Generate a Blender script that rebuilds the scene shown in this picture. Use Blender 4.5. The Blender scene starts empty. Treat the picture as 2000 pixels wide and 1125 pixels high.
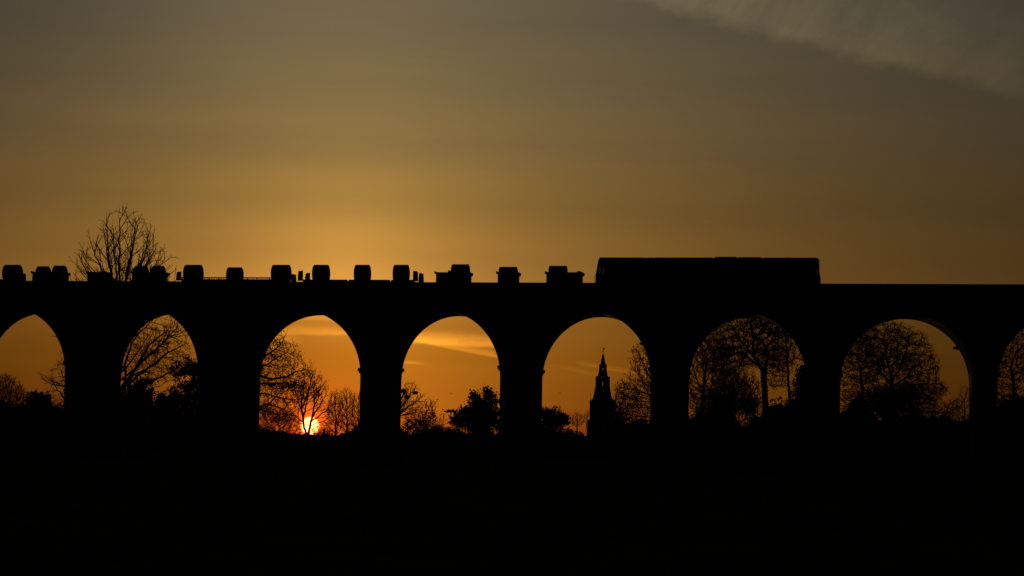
import bpy, math, random
import numpy as np
from mathutils import Vector, Matrix

# ------------------------------------------------------------------ camera
SC = bpy.context.scene
FPX, CX, CY = 4000.0, 1000.0, 562.5          # focal length of the 2000x1125 photograph in pixels
YAW, PITCH, ROLL = map(math.radians, (10.0, 4.35, 1.0))
EYE = Vector((0, 0, 1.7))
fwd = Vector((-math.sin(YAW)*math.cos(PITCH), math.cos(YAW)*math.cos(PITCH), math.sin(PITCH)))
rgt = Vector((math.cos(YAW), math.sin(YAW), 0))
upv = rgt.cross(fwd)
R_ = rgt*math.cos(ROLL) + upv*math.sin(ROLL)
U_ = -rgt*math.sin(ROLL) + upv*math.cos(ROLL)
cam_d = bpy.data.cameras.new('camera')
cam_d.sensor_width = 36.0
cam_d.lens = 72.0
cam_d.clip_start = 0.5
cam_d.clip_end = 90000
cam = bpy.data.objects.new('camera', cam_d)
SC.collection.objects.link(cam)
cam.matrix_world = Matrix(((R_.x, U_.x, -fwd.x, EYE.x), (R_.y, U_.y, -fwd.y, EYE.y),
                           (R_.z, U_.z, -fwd.z, EYE.z), (0, 0, 0, 1)))
SC.camera = cam


def ray(px, py):
    return fwd + R_*((px-CX)/FPX) - U_*((py-CY)/FPX)


def at(px, py, Y):
    """where the sight line through a photo point meets the vertical plane at depth Y (metres north of the camera)"""
    d = ray(px, py)
    return EYE + d*(Y/d.y)


# ------------------------------------------------------------------ sun and sky
SUN = ray(605.5, 832).normalized()
SUN_AZ = math.atan2(SUN.x, SUN.y)             # from +Y towards +X
SUN_EL = math.asin(SUN.z)
sl = bpy.data.lights.new('sun', 'SUN')
sl.energy = 0.2
sl.color = (1.0, 0.48, 0.16)
sl.angle = math.radians(0.53)
so = bpy.data.objects.new('sun', sl)
SC.collection.objects.link(so)
so.rotation_euler = (-SUN).to_track_quat('-Z', 'Y').to_euler()

W = bpy.data.worlds.new("World")
SC.world = W
W.use_nodes = True
NT = W.node_tree
for n in list(NT.nodes):
    NT.nodes.remove(n)


def N(t):
    return NT.nodes.new(t)


def put(sock, v):
    if isinstance(v, (int, float)):
        sock.default_value = v
    elif isinstance(v, tuple):
        sock.default_value = v
    else:
        NT.links.new(v, sock)


def m(op, a, b=0.0, c=0.0, clamp=False):
    n = N('ShaderNodeMath')
    n.operation = op
    n.use_clamp = clamp
    put(n.inputs[0], a)
    put(n.inputs[1], b)
    put(n.inputs[2], c)
    return n.outputs[0]


def vm(op, a, b=(0, 0, 0), scale=None):
    n = N('ShaderNodeVectorMath')
    n.operation = op
    put(n.inputs[0], a)
    if op != 'SCALE':
        put(n.inputs[1], b)
    else:
        put(n.inputs['Scale'], scale)
    return n.outputs[0]


def xyz(x, y, z):
    n = N('ShaderNodeCombineXYZ')
    put(n.inputs[0], x); put(n.inputs[1], y); put(n.inputs[2], z)
    return n.outputs[0]


def sstep(v, a, b):
    n = N('ShaderNodeMapRange')
    n.interpolation_type = 'SMOOTHSTEP'
    put(n.inputs['Value'], v)
    n.inputs['From Min'].default_value = a
    n.inputs['From Max'].default_value = b
    return n.outputs[0]


def noise(vec, scale, detail=4.0, rough=0.55):
    n = N('ShaderNodeTexNoise')
    put(n.inputs['Vector'], vec)
    n.inputs['Scale'].default_value = scale
    n.inputs['Detail'].default_value = detail
    n.inputs['Roughness'].default_value = rough
    return n.outputs['Fac']


def lin(c):
    return tuple((x/255/12.92 if x/255 <= 0.04045 else ((x/255+0.055)/1.055)**2.4) for x in c)


DEG = 57.29578
tc = N('ShaderNodeTexCoord')
vr = N('ShaderNodeVectorRotate')
vr.rotation_type = 'Z_AXIS'
NT.links.new(tc.outputs['Generated'], vr.inputs['Vector'])
vr.inputs['Angle'].default_value = SUN_AZ     # turns the sun's azimuth onto +Y
sep = N('ShaderNodeSeparateXYZ')
NT.links.new(vr.outputs[0], sep.inputs[0])
dx, dy, dz = sep.outputs
u = m('MULTIPLY', m('ARCTAN2', dx, dy), DEG)          # degrees right of the sun
v = m('MULTIPLY', m('ARCSINE', dz), DEG)              # degrees above the horizon
# colour of the twilight column over the sun, by height above the horizon
ramp = N('ShaderNodeValToRGB')
ramp.color_ramp.interpolation = 'EASE'
STOPS = [(-1.0, (150, 70, 14)), (0.2, (180, 80, 15)), (1.2, (182, 104, 19)), (2.3, (186, 113, 24)), (3.1, (196, 126, 37)),
         (4.3, (226, 157, 66)), (5.4, (203, 147, 64)), (6.8, (168, 129, 61)), (8.5, (140, 114, 65)),
         (10.2, (125, 107, 69)), (12.0, (114, 100, 73)), (16.0, (92, 86, 70)), (28.0, (62, 62, 58))]
V0, V1 = -1.0, 28.0
cr = ramp.color_ramp
while len(cr.elements) < len(STOPS):
    cr.elements.new(0.5)
for e, (vv, c) in zip(cr.elements, STOPS):
    e.position = (vv-V0)/(V1-V0)
for e, (vv, c) in zip(cr.elements, STOPS):
    e.color = lin(c) + (1,)
put(ramp.inputs[0], m('DIVIDE', m('SUBTRACT', v, V0), V1-V0, clamp=True))
high = m('EXPONENT', m('MULTIPLY', m('MAXIMUM', m('SUBTRACT', v, 20.0), 0.0), -1/28.0))
# falls off away from the sun, faster near the horizon and in red
uc = m('SUBTRACT', u, m('ADD', 0.9, m('MULTIPLY', m('SUBTRACT', 1.0, sstep(v, 1.6, 4.4)), 1.3)))
dist = m('SUBTRACT', m('SQRT', m('ADD', m('MULTIPLY', uc, uc), 5.0)), 2.236)
aa = m('MULTIPLY', m('EXPONENT', m('MULTIPLY', m('MAXIMUM', v, 0.0), -1/24.0)), -0.128)
core = m('MULTIPLY', m('SUBTRACT', 1.0, m('EXPONENT', m('MULTIPLY', dist, -1/2.5))),
         m('MULTIPLY', m('MULTIPLY', m('SUBTRACT', 1.0, sstep(v, 4.6, 9.4)), m('ADD', 0.80, m('MULTIPLY', sstep(v, 2.0, 4.6), 0.2))), -0.58))
aa = m('MULTIPLY', aa, m('ADD', 1.0, m('MULTIPLY', m('MULTIPLY', sstep(v, 5.0, 12.0), sstep(m('MULTIPLY', u, -1.0), 0.0, 7.0)), 0.5)))
ex = m('ADD', m('MULTIPLY', dist, aa), core)
fall = xyz(m('EXPONENT', ex), m('EXPONENT', m('MULTIPLY', ex, m('SUBTRACT', 0.97, m('MULTIPLY', sstep(v, 8.0, 13.0), 0.05)))), m('EXPONENT', m('MULTIPLY', ex, m('SUBTRACT', 0.90, m('MULTIPLY', sstep(v, 4.5, 9.5), 0.20)))))
sky_c = vm('SCALE', vm('MULTIPLY', ramp.outputs[0], fall), scale=m('MULTIPLY', high, 0.94))

# --- cirrus: thin sheet with a ragged lower edge, upper right
uv = xyz(u, v, 0.0)
n_edge = noise(vm('MULTIPLY', uv, (1.0, 1.6, 1.0)), 0.9, 5.0, 0.6)
edge = m('SUBTRACT', v, m('ADD', 12.35, m('MULTIPLY', m('SUBTRACT', u, 9.0), -0.262)))
edge = m('ADD', edge, m('MULTIPLY', m('SUBTRACT', n_edge, 0.5), 0.75))
sheet = sstep(edge, -0.18, 0.36)
sheet = m('MULTIPLY', sheet, sstep(u, 5.0, 11.0))
rot = N('ShaderNodeVectorRotate'); rot.rotation_type = 'Z_AXIS'; rot.inputs['Angle'].default_value = math.radians(-33)
NT.links.new(uv, rot.inputs['Vector'])
warp = noise(uv, 0.45, 3.0, 0.5)
fib = noise(vm('ADD', vm('MULTIPLY', rot.outputs[0], (0.55, 1.25, 1.0)), xyz(m('MULTIPLY', warp, 1.6), m('MULTIPLY', warp, 2.4), 0.0)), 0.85, 8.0, 0.66)
fade = m('MULTIPLY', m('SUBTRACT', 1.0, m('MULTIPLY', sstep(edge, 0.3, 3.4), 0.62)), m('SUBTRACT', 1.0, m('MULTIPLY', sstep(u, 15.0, 20.0), 0.40)))
cir = m('MULTIPLY', m('MULTIPLY', sheet, fade), m('MAXIMUM', m('ADD', m('MULTIPLY', m('SUBTRACT', fib, 0.5), 1.9), 0.85), 0.0))
sky_c = vm('MULTIPLY', sky_c, vm('ADD', (1.0, 1.0, 1.0), vm('SCALE', (0.74, 0.74, 0.52), scale=cir)))
# faint mottling everywhere
mott = noise(vm('MULTIPLY', uv, (0.16, 1.5, 1.0)), 0.7, 6.0, 0.58)
gain = m('MULTIPLY', 1.0, m('ADD', 1.0, m('MULTIPLY', m('SUBTRACT', mott, 0.5), 0.2)))
# --- low bands of lit cloud across the sun
wob = m('SUBTRACT', noise(vm('MULTIPLY', uv, (0.55, 1.2, 1.0)), 1.4, 6.0, 0.6), 0.5)
rag = noise(vm('MULTIPLY', uv, (0.6, 4.0, 1.0)), 1.5, 6.0, 0.65)


def band(u0, v0, u1, v1, up, down, amp, soft=0.5, wobble=0.35, lo=0.35):
    """a streak from (u0,v0) to (u1,v1): sharp lower edge 'down', soft upper edge 'up' (degrees)"""
    k = (v1-v0)/(u1-u0)
    d = m('SUBTRACT', v, m('ADD', v0, m('MULTIPLY', m('SUBTRACT', u, u0), k)))
    d = m('ADD', d, m('MULTIPLY', wob, wobble))
    s = m('MULTIPLY', sstep(d, -down, 0.0), m('SUBTRACT', 1.0, sstep(d, 0.0, up)))
    s = m('MULTIPLY', s, m('MULTIPLY', sstep(u, u0-soft, u0+soft), m('SUBTRACT', 1.0, sstep(u, u1-soft, u1+soft))))
    return m('MULTIPLY', s, m('MULTIPLY', m('ADD', m('MULTIPLY', rag, 1.3), lo), amp))


def uvpx(px, py):
    d = ray(px, py).normalized()
    a = math.atan2(d.x, d.y) - SUN_AZ
    return a*DEG, math.asin(d.z)*DEG


def pband(x0, y0, x1, y1, up, down, amp, **k):
    a, b = uvpx(x0, y0); c, d = uvpx(x1, y1)
    return band(a, b, c, d, up/70, down/70, amp, **k)


cl = pband(470, 648, 735, 653, 18, 6, 0.60, soft=0.8, wobble=0.2)
for s in (pband(770, 662, 1010, 676, 26, 9, 1.25, soft=0.9, wobble=0.2),
          pband(800, 662, 1000, 701, 14, 6, 0.85, soft=0.7, wobble=0.15),
          pband(470, 622, 690, 624, 16, 8, 0.30, soft=0.8),
          pband(782, 708, 824, 712, 8, 4, 0.6, soft=0.25, wobble=0.12),
          pband(1136, 712, 1275, 736, 10, 5, 0.38, soft=0.3, wobble=0.12),
          pband(1090, 718, 1190, 735, 8, 7, 0.16, soft=0.5, wobble=0.15),
          pband(540, 660, 580, 668, 18, 10, 0.5, soft=0.3),
          pband(330, 664, 420, 668, 14, 6, 0.3, soft=0.5)):
    cl = m('ADD', cl, s)
gain = m('MULTIPLY', gain, m('ADD', 1.0, cl))
sky_c = vm('SCALE', sky_c, scale=gain)
# --- the sun's disc and its red aureole low in the murk
sdot = N('ShaderNodeVectorMath'); sdot.operation = 'DOT_PRODUCT'
NT.links.new(tc.outputs['Generated'], sdot.inputs[0]); sdot.inputs[1].default_value = SUN
cosang = sdot.outputs['Value']
d2 = vm('SUBTRACT', tc.outputs['Generated'], tuple(SUN))
ln = N('ShaderNodeVectorMath'); ln.operation = 'LENGTH'; NT.links.new(d2, ln.inputs[0])
ang = m('MULTIPLY', ln.outputs['Value'], DEG)
disc = m('SUBTRACT', 1.0, sstep(ang, 0.19, 0.285))
halo = m('EXPONENT', m('MULTIPLY', ang, -1/0.42))
halo2 = m('EXPONENT', m('MULTIPLY', ang, -1/1.5))
sky_c = vm('ADD', sky_c, (0.0, 0.0003, 0.0012))
sky_c = vm('ADD', sky_c, vm('SCALE', (4.0, 1.75, 0.50), scale=disc))
sky_c = vm('ADD', sky_c, vm('SCALE', (1.35, 0.10, 0.0), scale=halo))
sky_c = vm('ADD', sky_c, vm('SCALE', (0.22, 0.020, 0.0), scale=halo2))
bg1 = N('ShaderNodeBackground')
NT.links.new(sky_c, bg1.inputs['Color'])
bg1.inputs['Strength'].default_value = 1.0
# the blue dusk dome behind it
sk = N('ShaderNodeTexSky')
sk.sky_type = 'NISHITA'
sk.sun_disc = False
sk.sun_elevation = SUN_EL
sk.sun_rotation = SUN_AZ
bg2 = N('ShaderNodeBackground')
NT.links.new(sk.outputs[0], bg2.inputs['Color'])
bg2.inputs['Strength'].default_value = 0.003
add = N('ShaderNodeAddShader')
NT.links.new(bg1.outputs[0], add.inputs[0])
NT.links.new(bg2.outputs[0], add.inputs[1])
wo = N('ShaderNodeOutputWorld')
NT.links.new(add.outputs[0], wo.inputs['Surface'])

SC.view_settings.view_transform = 'Standard'
SC.view_settings.look = 'None'
SC.view_settings.exposure = 0.0
SC.view_settings.gamma = 1.0
SC.view_settings.use_curve_mapping = False


# ------------------------------------------------------------------ materials
def mat(name, c1, c2, scale=1.0, rough=0.9, bump=0.3, metal=0.0, detail=6.0, stretch=(1, 1, 1), bdist=0.05):
    M = bpy.data.materials.new(name)
    M.use_nodes = True
    t = M.node_tree
    b = t.nodes['Principled BSDF']
    co = t.nodes.new('ShaderNodeTexCoord')
    mp = t.nodes.new('ShaderNodeMapping')
    mp.inputs['Scale'].default_value = stretch
    t.links.new(co.outputs['Object'], mp.inputs[0])
    nz = t.nodes.new('ShaderNodeTexNoise')
    nz.inputs['Scale'].default_value = scale
    nz.inputs['Detail'].default_value = detail
    t.links.new(mp.outputs[0], nz.inputs['Vector'])
    r = t.nodes.new('ShaderNodeValToRGB')
    r.color_ramp.elements[0].position = 0.35
    r.color_ramp.elements[1].position = 0.68
    r.color_ramp.elements[0].color = c1 + (1,)
    r.color_ramp.elements[1].color = c2 + (1,)
    t.links.new(nz.outputs['Fac'], r.inputs[0])
    t.links.new(r.outputs[0], b.inputs['Base Color'])
    b.inputs['Roughness'].default_value = rough
    b.inputs['Metallic'].default_value = metal
    b.inputs['Specular IOR Level'].default_value = 0.25 if metal else 0.04
    if bump:
        bp = t.nodes.new('ShaderNodeBump')
        bp.inputs['Strength'].default_value = bump
        bp.inputs['Distance'].default_value = bdist
        t.links.new(nz.outputs['Fac'], bp.inputs['Height'])
        t.links.new(bp.outputs[0], b.inputs['Normal'])
    return M


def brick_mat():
    M = mat('dark_brick', (0.014, 0.012, 0.011), (0.032, 0.024, 0.02), 0.8, 0.95, 0.2)  # shade put into the colour: brick darkened throughout so lit soffits stay near black
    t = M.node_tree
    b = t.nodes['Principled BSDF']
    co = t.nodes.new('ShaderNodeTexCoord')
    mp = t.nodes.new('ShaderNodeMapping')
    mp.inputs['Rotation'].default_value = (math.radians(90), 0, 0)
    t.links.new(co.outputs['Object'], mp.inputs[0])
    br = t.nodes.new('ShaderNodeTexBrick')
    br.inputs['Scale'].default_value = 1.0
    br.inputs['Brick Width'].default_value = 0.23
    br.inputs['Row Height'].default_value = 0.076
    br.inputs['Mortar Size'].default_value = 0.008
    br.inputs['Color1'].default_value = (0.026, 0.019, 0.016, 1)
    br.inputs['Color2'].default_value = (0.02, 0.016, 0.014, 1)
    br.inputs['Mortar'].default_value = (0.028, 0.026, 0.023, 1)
    t.links.new(mp.outputs[0], br.inputs['Vector'])
    mx = t.nodes.new('ShaderNodeMix')
    mx.data_type = 'RGBA'
    mx.inputs['Factor'].default_value = 0.5
    old = b.inputs['Base Color'].links[0].from_socket
    t.links.new(old, mx.inputs['A'])
    t.links.new(br.outputs['Color'], mx.inputs['B'])
    t.links.new(mx.outputs['Result'], b.inputs['Base Color'])
    return M


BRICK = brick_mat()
STONE = mat('dark_stone', (0.022, 0.02, 0.018), (0.045, 0.04, 0.034), 2.0)  # darkened to match the brick, so skylit imposts and rims stay black
CHURCH = mat('limestone', (0.16, 0.14, 0.11), (0.24, 0.21, 0.17), 1.2)
BALLAST = mat('ballast', (0.05, 0.045, 0.04), (0.13, 0.12, 0.11), 14.0, bump=0.8)
STEEL = mat('rusty_steel', (0.06, 0.035, 0.025), (0.11, 0.07, 0.05), 5.0, 0.75, metal=0.3)
COIL = mat('coil_steel', (0.09, 0.09, 0.095), (0.16, 0.155, 0.15), 3.0, 0.55, 0.1, 0.6, stretch=(12, 1, 1))
WAGON = mat('wagon_paint', (0.05, 0.05, 0.05), (0.09, 0.08, 0.07), 4.0, 0.8)
LOCO = mat('loco_paint', (0.05, 0.015, 0.012), (0.075, 0.022, 0.016), 2.0, 0.5, 0.05)
LOCO_ROOF = mat('loco_roof_grime', (0.03, 0.03, 0.03), (0.06, 0.058, 0.055), 3.0, 0.8)
BLACK = mat('black_running_gear', (0.02, 0.02, 0.02), (0.045, 0.04, 0.035), 6.0, 0.8)
BARK = mat('bark', (0.035, 0.025, 0.018), (0.08, 0.06, 0.045), 6.0, 0.95, 0.4, stretch=(1, 1, 0.2))
TWIG = mat('twig_bark', (0.04, 0.025, 0.018), (0.07, 0.045, 0.03), 3.0, 0.95, 0)
LEAF = mat('dark_leaves', (0.02, 0.035, 0.012), (0.05, 0.07, 0.025), 1.5, 0.7, 0)
BUD = mat('spring_buds', (0.05, 0.05, 0.02), (0.08, 0.075, 0.03), 1.5, 0.8, 0)
GRASS = mat('field_grass', (0.03, 0.045, 0.015), (0.055, 0.07, 0.025), 0.35, 0.95, 0.6, bdist=0.2)
GRASS.node_tree.nodes['Principled BSDF'].inputs['Specular IOR Level'].default_value = 0.0
EARTH = mat('hill_fields', (0.03, 0.04, 0.018), (0.05, 0.055, 0.03), 0.01, 0.95, 0)
FEATHER = mat('dark_feathers', (0.02, 0.02, 0.022), (0.04, 0.04, 0.04), 30.0)
IRON = mat('wrought_iron', (0.02, 0.02, 0.02), (0.04, 0.035, 0.03), 9.0, 0.7)


def glass_mat():
    M = bpy.data.materials.new('grimy_cab_glass')
    M.use_nodes = True
    t = M.node_tree
    b = t.nodes['Principled BSDF']
    b.inputs['Base Color'].default_value = (0.02, 0.022, 0.022, 1)
    b.inputs['Roughness'].default_value = 0.15
    tr = t.nodes.new('ShaderNodeBsdfTransparent')
    tr.inputs['Color'].default_value = (0.8, 0.88, 0.95, 1)
    nz = t.nodes.new('ShaderNodeTexNoise')
    nz.inputs['Scale'].default_value = 4.0
    mr = t.nodes.new('ShaderNodeMapRange')
    mr.inputs['To Min'].default_value = 0.5
    mr.inputs['To Max'].default_value = 0.8
    t.links.new(nz.outputs['Fac'], mr.inputs[0])
    mx = t.nodes.new('ShaderNodeMixShader')
    t.links.new(mr.outputs[0], mx.inputs[0])
    t.links.new(b.outputs[0], mx.inputs[1])
    t.links.new(tr.outputs[0], mx.inputs[2])
    t.links.new(mx.outputs[0], t.nodes['Material Output'].inputs[0])
    return M


GLASS = glass_mat()


def vapour_mat():
    M = bpy.data.materials.new('ice_vapour')
    M.use_nodes = True
    t = M.node_tree
    t.nodes.remove(t.nodes['Principled BSDF'])
    pv = t.nodes.new('ShaderNodeVolumePrincipled')
    pv.inputs['Color'].default_value = (1, 1, 1, 1)
    pv.inputs['Density'].default_value = 0.15
    pv.inputs['Anisotropy'].default_value = 0.82
    t.links.new(pv.outputs[0], t.nodes['Material Output'].inputs['Volume'])
    return M


VAPOUR = vapour_mat()


# ------------------------------------------------------------------ helpers
def tag(o, label=None, cat=None, group=None, kind=None):
    if label: o['label'] = label
    if cat: o['category'] = cat
    if group: o['group'] = group
    if kind: o['kind'] = kind
    return o


def thing(name, label, cat, loc=(0, 0, 0), group=None, rotz=0.0):
    o = bpy.data.objects.new(name, None)
    o.empty_display_size = 0.2
    SC.collection.objects.link(o)
    o.location = loc
    o.rotation_euler = (0, 0, rotz)
    return tag(o, label, cat, group)


def link(name, me, parent=None, loc=(0, 0, 0)):
    o = bpy.data.objects.new(name, me)
    SC.collection.objects.link(o)
    o.parent = parent
    o.location = loc
    return o


class MB:
    def __init__(s):
        s.v = []; s.f = []

    def add(s, vs, fs):
        k = len(s.v)
        s.v += [tuple(p) for p in vs]
        s.f += [tuple(i+k for i in q) for q in fs]
        return s

    def box(s, x0, x1, y0, y1, z0, z1):
        return s.add([(x0, y0, z0), (x1, y0, z0), (x1, y1, z0), (x0, y1, z0),
                      (x0, y0, z1), (x1, y0, z1), (x1, y1, z1), (x0, y1, z1)],
                     [(0, 3, 2, 1), (4, 5, 6, 7), (0, 1, 5, 4), (1, 2, 6, 5), (2, 3, 7, 6), (3, 0, 4, 7)])

    def prism_y(s, pts, y0, y1):
        """outline in x,z pushed along y"""
        n = len(pts)
        vs = [(x, y0, z) for x, z in pts] + [(x, y1, z) for x, z in pts]
        return s.add(vs, [tuple(range(n)), tuple(range(2*n-1, n-1, -1))] +
                     [((i+1) % n, i, n+i, n+(i+1) % n) for i in range(n)])

    def prism_x(s, pts, x0, x1):
        """outline in y,z pushed along x"""
        n = len(pts)
        vs = [(x0, y, z) for y, z in pts] + [(x1, y, z) for y, z in pts]
        return s.add(vs, [tuple(range(n)), tuple(range(2*n-1, n-1, -1))] +
                     [((i+1) % n, i, n+i, n+(i+1) % n) for i in range(n)])

    def rings(s, rs, cap=True):
        n = len(rs[0])
        k = len(s.v)
        for r in rs:
            s.v += [tuple(p) for p in r]
        for j in range(len(rs)-1):
            for i in range(n):
                a = k+j*n+i; b = k+j*n+(i+1) % n
                s.f.append((a, b, b+n, a+n))
        if cap:
            s.f.append(tuple(k+i for i in range(n-1, -1, -1)))
            s.f.append(tuple(k+(len(rs)-1)*n+i for i in range(n)))
        return s

    def cyl_x(s, x0, x1, y, z, r, n=24, bev=0.0):
        def ring(x, rr): return [(x, y+rr*math.cos(t), z+rr*math.sin(t)) for t in (2*math.pi*i/n for i in range(n))]
        if bev:
            return s.rings([ring(x0, r-bev), ring(x0+bev, r), ring(x1-bev, r), ring(x1, r-bev)])
        return s.rings([ring(x0, r), ring(x1, r)])

    def cyl_y(s, y0, y1, x, z, r, n=20):
        def ring(y): return [(x+r*math.cos(t), y, z+r*math.sin(t)) for t in (2*math.pi*i/n for i in range(n))]
        return s.rings([ring(y0), ring(y1)])

    def tube(s, pts, r, n=6, r1=None):
        pts = [Vector(p) for p in pts]
        rs = []
        for i, p in enumerate(pts):
            d = (pts[min(i+1, len(pts)-1)] - pts[max(i-1, 0)]).normalized()
            a = d.cross(Vector((0.31, 0.87, 0.38))).normalized()
            b = d.cross(a)
            rr = r if r1 is None else r+(r1-r)*i/(len(pts)-1)
            rs.append([p + (a*math.cos(t)+b*math.sin(t))*rr for t in (2*math.pi*k/n for k in range(n))])
        return s.rings(rs)

    def mesh(s, name, M):
        me = bpy.data.meshes.new(name)
        me.from_pydata(s.v, [], s.f)
        me.materials.append(M)
        me.validate()
        return me

    def build(s, name, M, parent=None, loc=(0, 0, 0), bevel=0.0, smooth=False):
        o = link(name, s.mesh(name, M), parent, loc)
        if smooth:
            for p in o.data.polygons: p.use_smooth = True
        if bevel:
            b = o.modifiers.new('bevel', 'BEVEL')
            b.width = bevel; b.segments = 2; b.limit_method = 'ANGLE'
        return o


def np_mesh(name, V, F, M):
    """fast mesh from numpy vertex and quad/tri arrays"""
    me = bpy.data.meshes.new(name)
    k = F.shape[1]
    me.vertices.add(len(V)); me.vertices.foreach_set('co', V.astype(np.float32).ravel())
    me.loops.add(F.size); me.loops.foreach_set('vertex_index', F.astype(np.int32).ravel())
    me.polygons.add(len(F)); me.polygons.foreach_set('loop_start', np.arange(0, F.size, k, dtype=np.int32))
    try:
        me.polygons.foreach_set('loop_total', np.full(len(F), k, dtype=np.int32))
    except Exception:
        pass
    me.materials.append(M)
    me.update(calc_edges=True)
    return me


# ------------------------------------------------------------------ ground
D = 190.0            # near face of the viaduct
T = 8.4              # its width
YF = D + T
gm = MB()
xs = [-30000, -6000, -2000] + list(range(-320, 241, 8)) + [2000, 6000, 30000]
ys = [-3000, -200, -60] + list(range(-24, 520, 8)) + [700, 1200, 3000, 9000, 40000]
rg = random.Random(4)
ph = [(rg.uniform(.01, .06), rg.uniform(.01, .06), rg.uniform(0, 6), rg.uniform(.02, .12)) for _ in range(9)]


def ground_z(x, y):
    if abs(x) > 900 or y > 900 or y < -190: return 0.0
    return sum(a*math.sin(p*x+q*y+r) for p, q, r, a in ph) - 0.15


for y in ys:
    for x in xs: gm.v.append((x, y, ground_z(x, y)))
nx = len(xs)
for j in range(len(ys)-1):
    for i in range(nx-1):
        gm.f.append((j*nx+i, j*nx+i+1, (j+1)*nx+i+1, (j+1)*nx+i))
tag(gm.build('ground', GRASS, smooth=True), kind='structure')
# low rise on the far side of the valley
hm = MB()
for j, (yy, zz) in enumerate(((1500, -2), (2100, 6), (2600, 9), (3600, 2), (4200, -3))):
    for i in range(61):
        x = -3000 + i*100
        k = 0.75 + 0.25*math.sin(i*0.37) + 0.16*math.sin(i*0.9+1)
        hm.v.append((x, yy, zz*k if zz > 0 else zz))
for j in range(4):
    for i in range(60):
        hm.f.append((j*61+i, j*61+i+1, (j+1)*61+i+1, (j+1)*61+i))
tag(hm.build('hill', EARTH, smooth=True), kind='structure')

# ------------------------------------------------------------------ viaduct
SPRING, RISE, DECK, TOP = 7.95, 6.25, 15.55, 16.90
# openings: left edge is where the far face shows, right edge where the near face shows
OPEN = [(-89.5, -77.8), (-75.2, -64.2), (-60.5, -48.05), (-45.95, -34.5), (-31.8, -20.26), (-17.42, -5.96),
        (-2.97, 9.08), (11.22, 22.9)]
while OPEN[0][0] > -130:
    a, b = OPEN[0]; OPEN.insert(0, (a-14.4, a-14.4+11.6))
while OPEN[-1][1] < 60:
    a, b = OPEN[-1]; OPEN.append((a+14.45, a+14.45+11.5))
via = thing('viaduct', 'long dark brick railway viaduct of round arches on tall piers crossing the field', 'viaduct', (0, D, 0))
X0, X1 = OPEN[0][0]-4, OPEN[-1][1]+4
bounds = [X0] + [(OPEN[i][1]+OPEN[i+1][0])/2 for i in range(len(OPEN)-1)] + [X1]
for i, (a, b) in enumerate(OPEN):
    x0, x1 = bounds[i], bounds[i+1]
    c, h = (a+b)/2, (b-a)/2
    ns = 40
    prof = [(x0, SPRING), (a, SPRING)] + [(c-h*math.cos(math.pi*k/ns), SPRING+RISE*math.sin(math.pi*k/ns)) for k in range(1, ns)] \
        + [(b, SPRING), (x1, SPRING)]
    mb = MB()
    n = len(prof)
    for yy in (0, T):
        mb.v += [(x, yy, z) for x, z in prof] + [(x, yy, DECK) for x, z in prof]
    for k in range(n-1):
        mb.f.append((k, k+1, n+k+1, n+k))                       # near face
        mb.f.append((2*n+k+1, 2*n+k, 3*n+k, 3*n+k+1))           # far face
        mb.f.append((k+1, k, 2*n+k, 2*n+k+1))                   # soffit
        mb.f.append((n+k, n+k+1, 3*n+k+1, 3*n+k))               # deck
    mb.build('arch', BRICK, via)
    # ring of voussoirs standing slightly proud of both faces
    for yy, s in ((0, -1), (T, 1)):
        rb = MB()
        inner = [(c-h*math.cos(math.pi*k/ns), SPRING+RISE*math.sin(math.pi*k/ns)) for k in range(ns+1)]
        outer = [(c-(h+.62)*math.cos(math.pi*k/ns), SPRING+(RISE+.62)*math.sin(math.pi*k/ns)) for k in range(ns+1)]
        ya, yb = sorted((yy-s*0.02, yy+s*0.04))
        for k in range(ns):
            rb.prism_y([inner[k], inner[k+1], outer[k+1], outer[k]], ya, yb)
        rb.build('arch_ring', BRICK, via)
piers = [(X0, OPEN[0][0])] + [(OPEN[i][1], OPEN[i+1][0]) for i in range(len(OPEN)-1)] + [(OPEN[-1][1], X1)]
for i, (a, b) in enumerate(piers):
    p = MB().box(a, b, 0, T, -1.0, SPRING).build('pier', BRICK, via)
    zl = 8.5 if abs(a+48.05) < 0.1 else 8.88
    out = 0.08 if abs(a-9.08) < 0.1 else 0.27
    for zc, e0, e1 in ((zl, a-out, a+0.1), (8.78, b-0.1, b+0.27)):
        im = MB().box(e0, e1, -0.0, T, zc-0.16, zc+0.16)
        s = 0.10
        im.box(e0+(s if e0 < a else 0), e1-(0 if e0 < a else s+0.05), 0.1, T-0.1, zc-0.34, zc-0.16)
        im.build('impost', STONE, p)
    MB().box(a-0.25, b+0.25, -0.25, T+0.25, -1.0, 0.7).build('plinth', STONE, p)
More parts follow.
